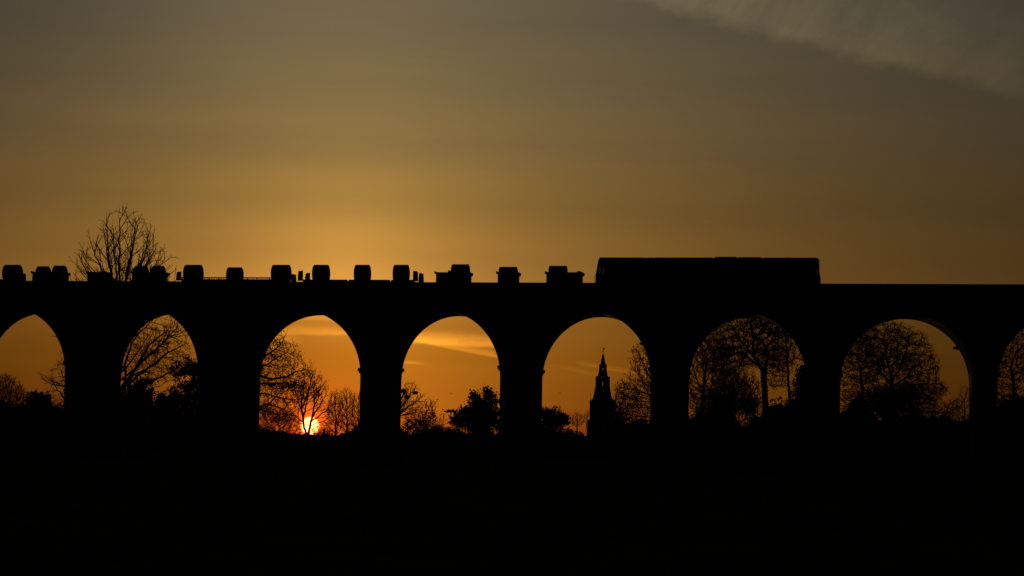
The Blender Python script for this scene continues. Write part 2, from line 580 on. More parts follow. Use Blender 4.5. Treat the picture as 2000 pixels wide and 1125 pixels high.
# small brackets left on two soffits
for px, py, w, hh, dep in ((1871, 677, 0.42, 0.24, T-0.7), (1254, 670, 0.22, 0.2, 0.0), (1571, 719, 0.4, 0.6, 0.0)):
    q = at(px, py, D+dep+0.35)
    i = min(range(len(OPEN)), key=lambda k: abs((OPEN[k][0]+OPEN[k][1])/2 - q.x))
    a, b = OPEN[i]; c, h = (a+b)/2, (b-a)/2
    ang = math.atan2((q.z-SPRING)/RISE, (q.x-c)/h)
    o = MB().box(-w, 0.25, 0.1, 0.55, -hh/2, hh/2)
    o.box(-w*0.45, 0.25, 0.15, 0.5, -hh/2-0.14, -hh/2)
    o = o.build('bracket', IRON, via, (c+h*math.cos(ang), dep, SPRING+RISE*math.sin(ang)))
    o.rotation_euler = (0, -ang*0.62, 0)
for ya, yb in ((0.0, 0.45), (T-0.45, T)):
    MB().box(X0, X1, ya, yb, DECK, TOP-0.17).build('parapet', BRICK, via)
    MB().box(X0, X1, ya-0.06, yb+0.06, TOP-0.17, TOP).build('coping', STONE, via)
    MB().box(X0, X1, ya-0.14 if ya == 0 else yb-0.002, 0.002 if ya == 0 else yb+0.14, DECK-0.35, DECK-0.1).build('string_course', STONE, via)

# ------------------------------------------------------------------ track
YC = D + 2.9                                   # track centre line
ROOF = at(1385, 504, YC).z
RAIL = ROOF - 3.87
bal = MB().prism_x([(D+0.47, DECK+0.01), (YF-0.47, DECK+0.01), (YF-0.47, RAIL-0.2), (D+0.47, RAIL-0.2)], X0, X1)
tr = thing('railway_track', 'single railway track on ballast along the top of the viaduct', 'railway track', (0, 0, 0))
bal.build('ballast', BALLAST, tr)
for s in (-0.7525, 0.7525):
    MB().box(X0, X1, YC+s-0.035, YC+s+0.035, RAIL-0.15, RAIL).build('rail', STEEL, tr)
YN, YFR = YC-1.33, YC+1.33                     # near and far sides of the vehicles


def wheelset(parent, x):
    w = MB()
    for s in (-0.75, 0.75):
        w.cyl_y(YC+s-0.07, YC+s+0.07, x, RAIL+0.46, 0.46)
    w.cyl_y(YC-0.7, YC+0.7, x, RAIL+0.46, 0.08, 10)
    return w.build('wheelset', STEEL, parent)


def bogie(parent, x, span=0.9, n=2):
    b = MB()
    for s in (-1.0, 1.0):
        b.prism_y([(x-span-.4, RAIL+.45), (x-span*.5, RAIL+.35), (x+span*.5, RAIL+.35), (x+span+.4, RAIL+.45),
                   (x+span+.4, RAIL+.62), (x+span*.4, RAIL+.78), (x-span*.4, RAIL+.78), (x-span-.4, RAIL+.62)],
                  YC+s-.07, YC+s+.07)
    b.box(x-.2, x+.2, YC-.93, YC+.93, RAIL+.55, RAIL+.8)
    o = b.build('bogie', BLACK, parent)
    for k in range(n):
        wheelset(o, x-span+2*span*k/(n-1))
    return o


def buffers(parent, x, s):
    for yy in (-0.87, 0.87):
        MB().cyl_x(min(x, x+s*.55), max(x, x+s*.55), YC+yy, RAIL+1.05, 0.09, 12).cyl_x(
            min(x+s*.55, x+s*.6), max(x+s*.55, x+s*.6), YC+yy, RAIL+1.05, 0.22, 16).build('buffer', BLACK, parent)


def X(px, py, Y):
    return at(px, py, Y).x


# ------------------------------------------------------------------ locomotive
loco = thing('locomotive', 'boxy diesel locomotive with a cab at each end at the head of the train', 'locomotive')
LXL = X(1163, 545, YC-1.3)
LXR = X(1602, 545, YC+1.3)
LT = RAIL
sec = [(-1.32, 1.15), (1.32, 1.15), (1.32, 3.05), (1.24, 3.38), (1.02, 3.66), (0.6, 3.83), (0, 3.87),
       (-0.6, 3.83), (-1.02, 3.66), (-1.24, 3.38), (-1.32, 3.05)]
sec = [(YC+y, LT+z) for y, z in sec]
CL = 2.0
MB().prism_x(sec, LXL+CL, LXR-CL).build('body', LOCO, loco, bevel=0.02)
# body side grilles and doors
for k in range(9):
    x = LXL+CL+1.2+k*1.75
    g = MB()
    for j in range(7):
        g.box(x, x+1.3, YC-1.36, YC-1.319, LT+1.5+j*0.2, LT+1.62+j*0.2)
    g.build('grille', BLACK, loco)


def cab(xi, s, win, rake=0.15):
    """hollow cab: xi inner bulkhead, s outward direction; win = list of side window spans (distance from the bulkhead)"""
    def px(e): return xi+s*e
    c = MB()
    th = 0.06
    fr = lambda z: CL-0.02 - (rake if z > 3.1 else rake*max(0, (z-2.15)/0.95))   # front line of the nose by height
    for y0 in (YC-1.32, YC+1.32-th):
        edges = [0.0]
        for a, b in win: edges += [a, b]
        z1, z2 = 2.22, 3.06
        # below and above the windows
        c.prism_y([(px(0), LT+1.15), (px(CL), LT+1.15), (px(CL), LT+2.1), (px(fr(z1)), LT+z1), (px(0), LT+z1)], y0, y0+th)
        c.prism_y([(px(0), LT+z2), (px(fr(z2)), LT+z2), (px(fr(3.2)), LT+3.2), (px(0), LT+3.2)], y0, y0+th)
        # posts between
        spans = []
        cur = 0.0
        for a, b in win:
            spans.append((cur, a)); cur = b
        for a, b in spans:
            c.prism_y([(px(a), LT+z1), (px(b), LT+z1), (px(b-.05), LT+z2), (px(a-.05 if a > 0 else a), LT+z2)], y0, y0+th)
        c.prism_y([(px(cur), LT+z1), (px(fr(z1)), LT+z1), (px(fr(z2)), LT+z2), (px(cur-.05), LT+z2)], y0, y0+th)
    # front: apron, sill, pillars, header
    def fpanel(y0, y1, za, zb):
        pts = [(px(fr(za)), LT+za), (px(fr(za)-th), LT+za), (px(fr(zb)-th), LT+zb), (px(fr(zb)), LT+zb)]
        c.prism_y(pts, YC+y0, YC+y1)
    fpanel(-1.26, 1.26, 1.15, 2.15); fpanel(-1.26, 1.26, 2.15, 2.3); fpanel(-1.26, 1.26, 3.0, 3.25)
    for a, b in ((-1.26, -1.16), (-0.07, 0.07), (1.16, 1.26)):
        fpanel(a, b, 2.3, 3.0)
    # roof with rounded front corner
    rr = []
    for e, dz in ((0.0, 0), (CL-rake-0.21, 0), (CL-rake-0.09, -0.04), (CL-rake-0.04, -0.13), (CL-rake-0.02, -0.3)):
        rr.append([(px(e), YC+y, LT+z+dz*(1 if z > 3.3 else 0.3)) for y, z in
                   [(1.32, 3.2), (1.24, 3.38), (1.02, 3.66), (0.6, 3.83), (0, 3.87), (-0.6, 3.83), (-1.02, 3.66), (-1.24, 3.38), (-1.32, 3.2)]])
    if s < 0: rr = [list(reversed(r)) for r in rr]
    c.rings(rr)
    c.box(min(px(0), px(CL)), max(px(0), px(CL)), YC-1.26, YC+1.26, LT+1.15, LT+1.3)       # floor
    o = c.build('cab', LOCO, loco)
    for a, b in win:
        for y0 in (YC-1.30, YC+1.28):
            MB().prism_y([(px(a), LT+2.22), (px(b), LT+2.22), (px(b-.05), LT+3.06), (px(a-.05), LT+3.06)], y0, y0+0.02).build('side_window', GLASS, o)
    for a, b in ((-1.16, -0.07), (0.07, 1.16)):
        MB().prism_y([(px(fr(2.3)-.02), LT+2.3), (px(fr(2.3)-.04), LT+2.3), (px(fr(3.0)-.04), LT+3.0), (px(fr(3.0)-.02), LT+3.0)],
                     YC+a, YC+b).build('windscreen', GLASS, o)
    # console and driver's seat that block most of the view through
    MB().box(min(px(CL-.75), px(CL-.25)), max(px(CL-.75), px(CL-.25)), YC-1.1, YC+1.1, LT+1.3, LT+2.2).build('console', BLACK, o)
    # handrails by the cab door and on the corner
    for yy in (YC-1.38, YC+1.38):
        MB().tube([(px(CL-.01), yy, LT+1.25), (px(CL+.06), yy, LT+1.5), (px(CL+.07), yy, LT+1.9), (px(CL+.03), yy, LT+2.15),
                   (px(CL-.04), yy, LT+2.2)], 0.022).build('handrail', IRON, o)
    for yy in (-0.75, 0.75):
        MB().cyl_x(min(px(CL-.05), px(CL+.03)), max(px(CL-.05), px(CL+.03)), YC+yy, LT+1.6, 0.14, 14).build('headlight', GLASS, o)
    return o


# see-through windows where the photograph shows slits of sky
xb = X(1178.8, 527, YC-1.3)
wl = (LXL+CL) - xb
cab(LXL+CL, -1, [(wl, wl+0.42)])
xr_a, xr_b = X(1593.6, 528, YC-1.3), X(1599.0, 528, YC-1.3)
e0 = xr_a-(LXR-CL)
cab(LXR-CL, 1, [(e0, e0+0.115), (e0+0.15, e0+0.235)], 0.06)
# roof fittings
def rx(px_): return X(px_, 505, YC)
MB().box(rx(1398), rx(1440), YC-.85, YC+.85, LT+3.7, LT+3.92).build('roof_hatch', LOCO_ROOF, loco, bevel=0.03)
MB().box(rx(1443), rx(1486), YC-.8, YC+.8, LT+3.7, LT+3.89).build('roof_hatch', LOCO_ROOF, loco, bevel=0.03)
for a, b, hgt, w in ((1478, 1488, .06, .55), (1515, 1518, .05, .15), (1533, 1543, .05, .5), (1547, 1553, .02, .4), (1262, 1276, .03, .5), (1328, 1342, .04, .4)):
    MB().cyl_x(rx(a), rx(b), YC, LT+3.88+hgt-w, w, 24, 0.05).build('exhaust' if w < .2 else 'roof_fan', LOCO_ROOF, loco)
for a, b in ((1170, 1260), (1278, 1395), (1490, 1598)):
    MB().box(rx(a)+.1, rx(b)-.1, YC-.5, YC+.5, LT+3.75, LT+3.878).build('roof_panel', LOCO_ROOF, loco, bevel=0.02)
MB().box(LXL+.1, LXR-.1, YC-1.25, YC+1.25, LT+.95, LT+1.15).build('underframe', BLACK, loco)
MB().prism_x([(YC-1.2, LT+.35), (YC+1.2, LT+.35), (YC+1.3, LT+.9), (YC-1.3, LT+.9)], (LXL+LXR)/2-2.4, (LXL+LXR)/2+2.4).build('fuel_tank', BLACK, loco)
for x in (LXL+4.1, LXR-4.1):
    bogie(loco, x, 1.9, 3)
buffers(loco, LXL+.1, -1)
buffers(loco, LXR-.1, 1)


# ------------------------------------------------------------------ wagons
def underframe(w, xl, xr):
    u_ = MB()
    for yy in (-0.95, 0.95):
        u_.box(xl, xr, YC+yy-.09, YC+yy+.09, RAIL+.85, RAIL+1.16)
    for k in range(7):
        x = xl+.15+(xr-xl-.3)*k/6
        u_.box(x-.12, x+.12, YC-.86, YC+.86, RAIL+.9, RAIL+1.14)
    u_.build('underframe', WAGON, w)
    bogie(w, xl+1.7); bogie(w, xr-1.7)
    buffers(w, xl, -1); buffers(w, xr, 1)


def cradle_wagon(label, boxes):
    """open coil wagon: raised troughs with lipped end walls, low frame between; boxes in photo pixels (left, right, top y)"""
    bx = []
    for l, r, yt in boxes:
        bx.append((X(l+2.5, 540, YN), X(r-3.5, 542, YFR), at(l+6, yt, YN).z))
    xl, xr = bx[0][0]-.3, bx[-1][1]+.3
    w = thing('coil_wagon', label, 'wagon', group='open coil wagons with raised troughs')
    underframe(w, xl, xr)
    for a, b, zt in bx:
        for yy in (YN, YFR-.07):
            MB().box(a, b, yy, yy+.07, RAIL+1.0, zt).build('trough_side', WAGON, w)
            rib = MB()
            n = max(3, int((b-a)/.6))
            for k in range(n+1):
                x = a+.08+(b-a-.16)*k/n
                o = -.05 if yy == YN else .07
                rib.box(x-.04, x+.04, yy+o, yy+o+.05, RAIL+1.0, zt-.06)
            rib.build('side_rib', WAGON, w)
        for x, s in ((a, -1), (b, 1)):
            e = MB()
            x0, x1 = (x, x+.06) if s < 0 else (x-.06, x)
            e.box(x0, x1, YN+.07, YFR-.07, RAIL+1.0, zt+.02)
            ew = e.build('end_wall', WAGON, w)
            # rolled lip standing out beyond the wall
            q = MB()
            q.prism_y([(x, zt-.20), (x+s*.15, zt-.15), (x+s*.17, zt+.10), (x+s*.02, zt+.06), (x-s*.12, zt+.01)], YN-.03, YFR+.03)
            q.build('lip', WAGON, ew)
        # cross saddles that the coils lie in
        n = max(2, int((b-a)/.9))
        for k in range(n+1):
            x = a+.25+(b-a-.5)*k/n
            MB().prism_x([(YN+.1, RAIL+1.0), (YFR-.1, RAIL+1.0), (YFR-.1, RAIL+1.85), (YC+.35, RAIL+1.16), (YC-.35, RAIL+1.16), (YN+.1, RAIL+1.85)],
                         x-.06, x+.06).build('saddle', WAGON, w)
    return w, bx


def post(w, x, s, near, zb, zt, lean):
    """tapered end stanchion: plate with a raking brace on its outer side"""
    y0 = YN if near else YFR-.1
    q = MB()
    zv = at(588, 551.5, YN).z                      # the parapet hides what is lower
    sl = zv+.15
    # plate with two narrow raking slots low down
    q.prism_y([(x-s*.26, sl), (x+s*.27, sl), (x+s*.21, zt-.1), (x+s*.16, zt-.03), (x-s*.24, zt+.02)], y0, y0+.1)
    for e0, e1, f0, f1 in ((-.28, -.02, -.26, -.0), (.03, .19, .03, .15), (.22, .36, .17, .28)):
        q.prism_y([(x+s*e0, zb), (x+s*e1, zb), (x+s*f1, sl), (x+s*f0, sl)], y0, y0+.1)
    q.box(x-.27, x+.2, y0-.03, y0+.13, zt-.5, zt-.42)
    o = q.build('end_post', WAGON, w)
    return o


def flat_wagon(label, xl, xr, zbed, zpost, panels, rail=False):
    w = thing('flat_wagon', label, 'wagon', group='flat coil wagons with end posts')
    underframe(w, xl+.2, xr-.2)
    n = len(panels)-1
    for k in range(n):
        a, b = panels[k]+.07, panels[k+1]-.07
        MB().box(a, b, YN+.02, YFR-.02, RAIL+1.16, zbed-.09).build('deck_panel', WAGON, w)
        for yy in (YN, YFR-.16):
            MB().box(a, b, yy, yy+.16, zbed-.09, zbed).build('side_rail', WAGON, w)
    if rail:
        for yy in (YN, YFR-.09):
            MB().box(xl+.3, xr-.3, yy, yy+.09, zbed+.06, zbed+.18).build('load_bar', WAGON, w)
            st = MB()
            for px_ in (356, 408.5, 427, 483, 501.5, 526):
                x = X(px_, 543, YN)
                st.box(x-.05, x+.05, yy+.01, yy+.08, zbed, zbed+.06)
            st.build('bar_stop', WAGON, w)
    for x, s in ((xl+.3, -1), (xr-.3, 1)):
        for near in (True, False):
            post(w, x, s, near, RAIL+1.5, zpost, 0)
    return w


cradA, bxA = cradle_wagon('low coil wagon with three raised troughs coupled right behind the locomotive',
                          [(849, 924.5, 531.5), (969.5, 1018, 531.5), (1064.5, 1142, 531.5)])
cradD, bxD = cradle_wagon('low coil wagon with three raised troughs below the bare treetop, its middle trough empty',
                          [(60.5, 138, 531), (168.5, 221, 531), (255, 331.5, 531)])
zB = at(660, 546, YN).z
zpost = at(588, 528.5, YN).z
bl, br = X(580.5, 545, YN), X(829, 545, YFR)
flat_wagon('flat coil wagon with paired end posts above the setting sun, low bed', bl, br, zB, zpost,
           [bl+.5, X(679.5, 547, YN), X(762.5, 547, YN), br-.5])
zC = at(430, 544.9, YN).z
cl_, cr_ = X(343, 545, YN), X(580, 545, YFR)
flat_wagon('flat coil wagon with a long load bar along its side, left of the setting sun', cl_, cr_, zC, at(348, 530.5, YN).z,
           [cl_+.5, X(420, 545, YN), X(500, 545, YN), cr_-.5], rail=True)
er = X(52, 545, YFR)
el = er-13.0
flat_wagon('flat coil wagon cut by the left edge of the picture', el, er, at(2, 545, YN).z, at(48, 534, YFR).z,
           [el+.5, el+4.3, el+8.6, er-.5], rail=False)
MB().box(el+.3, er-1.8, YN, YN+.09, at(2, 544, YN).z, at(2, 541, YN).z).build('load_bar', WAGON, bpy.data.objects['flat_wagon.002'])


def coil(l, r, ytop, label, rad=0.9, n=36):
    z = at((l+r)/2, ytop, YC).z - rad
    a, b = X(l, ytop+18, YC), X(r, ytop+18, YC)
    sh = rad*abs((a+b)/2)/YC
    a += sh; b -= sh
    c = MB()
    k = 0.035
    def ring(x, q): return [(x, q*math.cos(t), q*math.sin(t)) for t in (2*math.pi*i/n for i in range(n))]
    xm = (a+b)/2
    hl = (b-a)/2
    # outer wrap, chamfered edges, bore
    rs = [ring(-hl+.01, .3), ring(-hl, rad-k), ring(-hl+k, rad), ring(hl-k, rad), ring(hl, rad-k), ring(hl-.01, .3)]
    c.rings(rs, cap=False)
    c.rings([ring(hl-.01, .3), ring(-hl+.01, .3)], cap=False)
    o = c.build('steel_coil', COIL, None, (xm, YC, z))
    st = MB()
    for t in (-.5, .5):
        st.cyl_x(t*hl-.02, t*hl+.02, 0, 0, rad+.006, n)
    st.build('strap', IRON, o)
    return tag(o, label, 'steel coil', 'steel coils carried on the wagons')


coil(1070.5, 1109.5, 519, 'steel coil nearest the locomotive, in the trough next to it')
coil(973, 1012.5, 521, 'steel coil filling the short middle trough of the wagon behind the locomotive')
coil(880, 919, 516, 'steel coil in the trough farthest from the locomotive on the first wagon')
coil(766.5, 801, 517, 'steel coil beside the right-hand end posts of the flat wagon above the sun')
coil(690.5, 725.5, 517, 'steel coil in the middle of the flat wagon above the sun')
coil(609, 645.5, 517, 'steel coil straight above the pointed arch that frames the sun')
coil(528.5, 570, 517, 'steel coil at the right end of the wagon with the load bar')
coil(441, 476.5, 522, 'smaller low steel coil in the middle of the wagon with the load bar', 0.8)
coil(357, 398.5, 517, 'steel coil at the left end of the wagon with the load bar')
coil(293.5, 325, 519, 'right-hand one of two coils in the trough right under the bare treetop', 0.85)
coil(259, 291.5, 519, 'left-hand one of two coils in the trough right under the bare treetop', 0.85)
coil(100.5, 133, 518.5, 'right-hand one of two coils in the trough left of the bare treetop', 0.85)
coil(68, 101, 520, 'left-hand one of two coils in the trough left of the bare treetop', 0.85)
coil(3.5, 46, 517, 'steel coil at the far left, beside the wagon end post')

# stowed clamp arms on the trough edges
for px_, py_, w_, h_, lab in ((878, 529, .26, .2, 'small folded clamp block against the coil farthest from the locomotive on the first wagon'),
                              (1131, 530.5, .36, .24, 'small folded clamp block on the empty end of the trough next to the locomotive'),
                              (203, 530.5, .5, .3, 'small folded clamp block on the empty middle trough under the bare treetop')):
    q = at(px_, py_, YC-1.0)
    c = MB()
    c.prism_y([(-w_/2, -h_), (w_/2, -h_), (w_/2, -.03), (w_/2-.06, .03), (-w_/2+.05, .05), (-w_/2, 0)], -.12, .12)
    c.box(-w_*.3, w_*.3, -.2, .2, -h_-.7, -h_)
    tag(c.build('clamp_block', WAGON, None, tuple(q)), lab, 'clamp', 'clamp blocks on the troughs')

# ------------------------------------------------------------------ church
CYD = 480.0
cb = at(1176, 830, CYD)
ck = CYD/FPX*1.012                       # metres per photo pixel at the church
ch = thing('church', 'stone church with a tall broach spire and weathervane framed by an arch', 'church', (cb.x, CYD, 0),
           rotz=math.atan2(-cb.x, CYD))


def cz(py): return at(1178, py, CYD).z


zt = cz(783)
hw = 24.6*ck
tw = MB().box(-hw, hw, -hw, hw, -0.5, zt-.55)
tw.build('tower', CHURCH, ch)
MB().box(-hw-.1, hw+.1, -hw-.1, hw+.1, zt-.6, zt-.4).build('tower_cornice', CHURCH, ch)
MB().box(-hw, hw, -hw, hw, zt-.4, zt).build('parapet', CHURCH, ch)
for sx in (-1, 1):
    for sy in (-1, 1):
        MB().box(sx*hw-.38, sx*hw+.38, sy*hw-.38, sy*hw+.38, -.5, zt*0.62).build('buttress', CHURCH, ch)
for yy in (-hw-.03, hw-.09):
    q = MB()
    for j in range(8):
        q.box(-.55, .55, yy, yy+.12, zt-4.2+j*.36, zt-4.2+j*.36+.16)
    q.build('belfry_louvre', BLACK, ch)


def oct_(r, z): return [(r*math.cos(math.pi/8+i*math.pi/4), r*math.sin(math.pi/8+i*math.pi/4), z) for i in range(8)]


def half_oct(r0, z0, r1, z1, gap, sgn):
    """half of an octagon frustum left or right of a slit along y"""
    def ring(r, z):
        c = math.cos(math.pi/8)*r; t = math.sin(math.pi/8)*r
        p = [(gap, -c), (t, -c), (c, -t), (c, t), (t, c), (gap, c)]
        if sgn < 0: p = [(-a, b) for a, b in reversed(p)]
        return [(a, b, z) for a, b in p]
    return MB().rings([ring(r0, z0), ring(r1, z1)])


def spr(py):  # spire radius by photo height (half width in pixels -> metres, corner radius)
    pts = [(692, 1.5), (713, 5.2), (737, 10.4), (757, 14.6), (783, 19.3), (795, 21.5)]
    for (a, ra), (b, rb) in zip(pts, pts[1:]):
        if py <= b: return (ra+(rb-ra)*(py-a)/(b-a))*ck/math.cos(math.pi/8)
    return pts[-1][1]*ck


slit_u, slit_l = (718.5, 724.5), (745, 754.5)
levels = [786, slit_l[1], slit_l[0], slit_u[1], slit_u[0], 692]
for a, b in zip(levels, levels[1:]):
    ra, rb, za, zb = spr(a), spr(b), cz(a), cz(b)
    if (b, a) in (slit_u, slit_l):
        g = 0.036 if (b, a) == slit_u else 0.046
        for s in (-1, 1):
            half_oct(ra, za, rb, zb, g, s).build('spire', CHURCH, ch)
    else:
        MB().rings([oct_(ra, za), oct_(rb, zb)]).build('spire', CHURCH, ch)
# broaches on the tower corners
for sx in (-1, 1):
    for sy in (-1, 1):
        b_ = hw*0.97
        MB().add([(sx*b_, sy*b_, zt-.3), (sx*b_*.35, sy*b_, zt-.3), (sx*b_, sy*b_*.35, zt-.3), (sx*b_*.5, sy*b_*.5, zt+1.6)],
                 [(0, 1, 2), (0, 1, 3), (1, 2, 3), (2, 0, 3)]).build('broach', CHURCH, ch)


def lucarne(p0, p1, half_w, r, g):
    """gabled spire light on each of the four main faces; p0 top, p1 bottom photo rows"""
    z0, z1 = cz(p1), cz(p0)
    for k in range(4):
        q = MB()
        w = half_w
        for s in (-1, 1):
            pts = [(s*g, z0), (s*w, z0), (s*w, z1-.45), (s*g, z1-.02)]
            q.prism_y(pts, -r, -r*0.45)
        o = q.build('lucarne', CHURCH, ch)
        o.rotation_euler = (0, 0, k*math.pi/2)


lucarne(711.5, 725, 0.42, 7.5*ck, 0.036)
lucarne(735, 757, 0.60, 14.0*ck, 0.046)
MB().tube([(0, 0, cz(693)), (0, 0, cz(680))], 0.07, 6).build('vane_rod', IRON, ch)
v_ = MB().prism_y([(-.28, -.04), (.1, -.12), (.34, -.16), (.42, .2), (.3, .34), (.2, .12), (-.1, .06)], -.03, .03)
v_.box(-.3, .3, -.03, .03, -.5, -.44)
v_.build('weathervane', IRON, ch, (0, 0, cz(681.5)))
MB().tube([(-hw+.25, -hw+.25, zt), (-hw+.2, -hw+.25, cz(767))], 0.08, 5, 0.02).build('pinnacle', CHURCH, ch)
nz_ = cz(826)
MB().prism_x([(-hw+.3, -.5), (hw-.3, -.5), (hw-.3, nz_-2.2), (0, nz_), (-hw+.3, nz_-2.2)], hw, hw+22).build('nave', CHURCH, ch)

# ------------------------------------------------------------------ trees


def tubes(P0, P1, R0, R1, n):
    """independent tapered prisms for all edges at once"""
    d = P1-P0
    L = np.linalg.norm(d, axis=1, keepdims=True) + 1e-9
    d = d/L
    ref = np.where(np.abs(d[:, 2:3]) > 0.9, np.array([[1.0, 0, 0]]), np.array([[0, 0, 1.0]]))
    a = np.cross(d, ref); a /= np.linalg.norm(a, axis=1, keepdims=True)+1e-9
    b = np.cross(d, a)
    t = np.arange(n)*2*np.pi/n
    ca = np.cos(t)[None, :, None]; sa = np.sin(t)[None, :, None]
    off = a[:, None, :]*ca + b[:, None, :]*sa
    A = P0[:, None, :] + off*R0[:, None, None]
    B = P1[:, None, :] + off*R1[:, None, None]
    V = np.concatenate([A, B], axis=1).reshape(-1, 3)
    m_ = len(P0)
    i = np.arange(n); j = (i+1) % n
    q = np.stack([i, j, j+n, i+n], axis=1)[None] + (np.arange(m_)*2*n)[:, None, None]
    return V, q.reshape(-1, 4)


def join(parts):
    Vs, Fs, k = [], [], 0
    for V, F in parts:
        if len(V) == 0: continue
        Vs.append(V); Fs.append(F+k); k += len(V)
    return np.concatenate(Vs), np.concatenate(Fs)


def in_blobs(rng, blobs, n):
    vol = np.array([b[3]*b[4]*b[5] for b in blobs]); vol = vol/vol.sum()
    out = []
    for b, k in zip(blobs, (vol*n).astype(int)+1):
        p = rng.normal(size=(k, 3)); p /= np.linalg.norm(p, axis=1, keepdims=True)
        p *= rng.random((k, 1))**(1/2.4)
        out.append(p*np.array(b[3:6]) + np.array(b[0:3]))
    return np.concatenate(out)


def grow(rng, path, att, step, di, dk, inertia, trop, jit, minz=-1.0, maxit=220):
    P, par = np.array(path[0], float), list(path[1])
    dirs = np.zeros_like(P)
    for i_ in range(1, len(P)): dirs[i_] = P[i_]-P[par[i_]]
    dirs[0] = dirs[1]
    dirs /= np.linalg.norm(dirs, axis=1, keepdims=True)+1e-9
    kids = np.zeros(len(P), int)
    dm = np.linalg.norm(att[:, None]-P[None], axis=2)
    near = dm.argmin(1); nd = dm.min(1)
    trop = np.array(trop)
    for it in range(maxit):
        act = nd < di
        if not act.any():
            if nd.size == 0: break
            act = nd < nd.min()+step
        ids = near[act]
        vec = att[act]-P[ids]
        vec /= np.linalg.norm(vec, axis=1, keepdims=True)+1e-9
        uq, inv = np.unique(ids, return_inverse=True)
        s = np.zeros((len(uq), 3)); np.add.at(s, inv, vec)
        ok = kids[uq] < 3
        uq = uq[ok]; s = s[ok]
        if len(uq) == 0: break
        s /= np.linalg.norm(s, axis=1, keepdims=True)+1e-9
        s = s + inertia*dirs[uq] + trop + rng.normal(size=s.shape)*jit
        s /= np.linalg.norm(s, axis=1, keepdims=True)+1e-9
        s[:, 2] = np.maximum(s[:, 2], minz)
        s /= np.linalg.norm(s, axis=1, keepdims=True)+1e-9
        newP = P[uq]+s*step
        k0 = len(P)
        P = np.concatenate([P, newP]); dirs = np.concatenate([dirs, s])
        par += list(uq); kids[uq] += 1
        kids = np.concatenate([kids, np.zeros(len(uq), int)])
        dn = np.linalg.norm(att[:, None]-newP[None], axis=2)
        j = dn.argmin(1); dv = dn[np.arange(len(att)), j]
        b = dv < nd
        near[b] = j[b]+k0; nd[b] = dv[b]
        keep = nd > dk
        att = att[keep]; near = near[keep]; nd = nd[keep]
        if len(att) == 0: break
    return P, np.array(par), dirs


def strokes(rng, P, par, chains, blobs, o3, step, trop, jit, gaps, ratio, angle, minl, first=0.15, taper=0.75):
    """long rising side shoots, each carrying shorter ones, kept inside the crown's outline"""
    P = [np.array(p) for p in P]; par = list(par)
    B = [(np.array(b[0:3])-o3, np.array(b[3:6])) for b in blobs]

    def inside(p):
        return any((((p-c)/r)**2).sum() < 1.15 for c, r in B)
    todo = [(c, 0) for c in chains]
    while todo:
        ch, lv = todo.pop()
        if lv >= len(gaps): continue
        L = step*len(ch)
        every = gaps[lv]/step
        t = every*(0.6+0.6*rng.random()) if lv else len(ch)*first*(0.7+0.5*rng.random())
        while t < len(ch)-1:
            i = ch[int(t)]
            d = P[i]-P[par[i]]
            d = d/(np.linalg.norm(d)+1e-9)
            ax = rng.normal(size=3); ax -= d*(ax@d); ax /= np.linalg.norm(ax)
            an = math.radians(angle*(0.7+0.6*rng.random()))
            e = d*math.cos(an)+ax*math.sin(an)
            ln_ = max(minl, L*ratio*(1.1-taper*t/len(ch)))*(0.7+0.5*rng.random())
            cur, last, new = P[i], i, []
            for k in range(max(2, int(ln_/step))):
                e = e+np.array(trop)+rng.normal(size=3)*jit
                e /= np.linalg.norm(e)
                q = cur+e*step
                if k > 1 and not inside(q): break
                P.append(q); par.append(last); last = len(P)-1; new.append(last); cur = q
            if len(new) > 1: todo.append((new, lv+1))
            t += every*(0.7+0.6*rng.random())
    P = np.array(P); par = np.array(par)
    D_ = np.zeros_like(P); D_[1:] = P[1:]-P[par[1:]]; D_[0] = (0, 0, 1)
    D_ /= np.linalg.norm(D_, axis=1, keepdims=True)+1e-9
    return P, par, D_


def leaf_quads(rng, pts, size):
    n = len(pts)
    a = rng.normal(size=(n, 3)); a /= np.linalg.norm(a, axis=1, keepdims=True)
    b = rng.normal(size=(n, 3)); b = np.cross(a, b); b /= np.linalg.norm(b, axis=1, keepdims=True)
    s = size*(0.5+rng.random((n, 1)))
    a = a*s; b = b*s*0.6
    V = np.stack([pts-a, pts-b, pts+a, pts+b], axis=1).reshape(-1, 3)
    return V, np.arange(4*n).reshape(-1, 4)


DENS = 4.2
TWIGS = 0.85


def px_blobs(blobs, Y, deep=1.0):
    out = []
    for b in blobs:
        c = at(b[0], b[1], Y)
        k = Y/FPX*1.015
        rx_, rz_ = b[2]*k, b[3]*k
        out.append((c.x, c.y, c.z, rx_, min(rx_, 4.5)*deep, rz_))
    return out


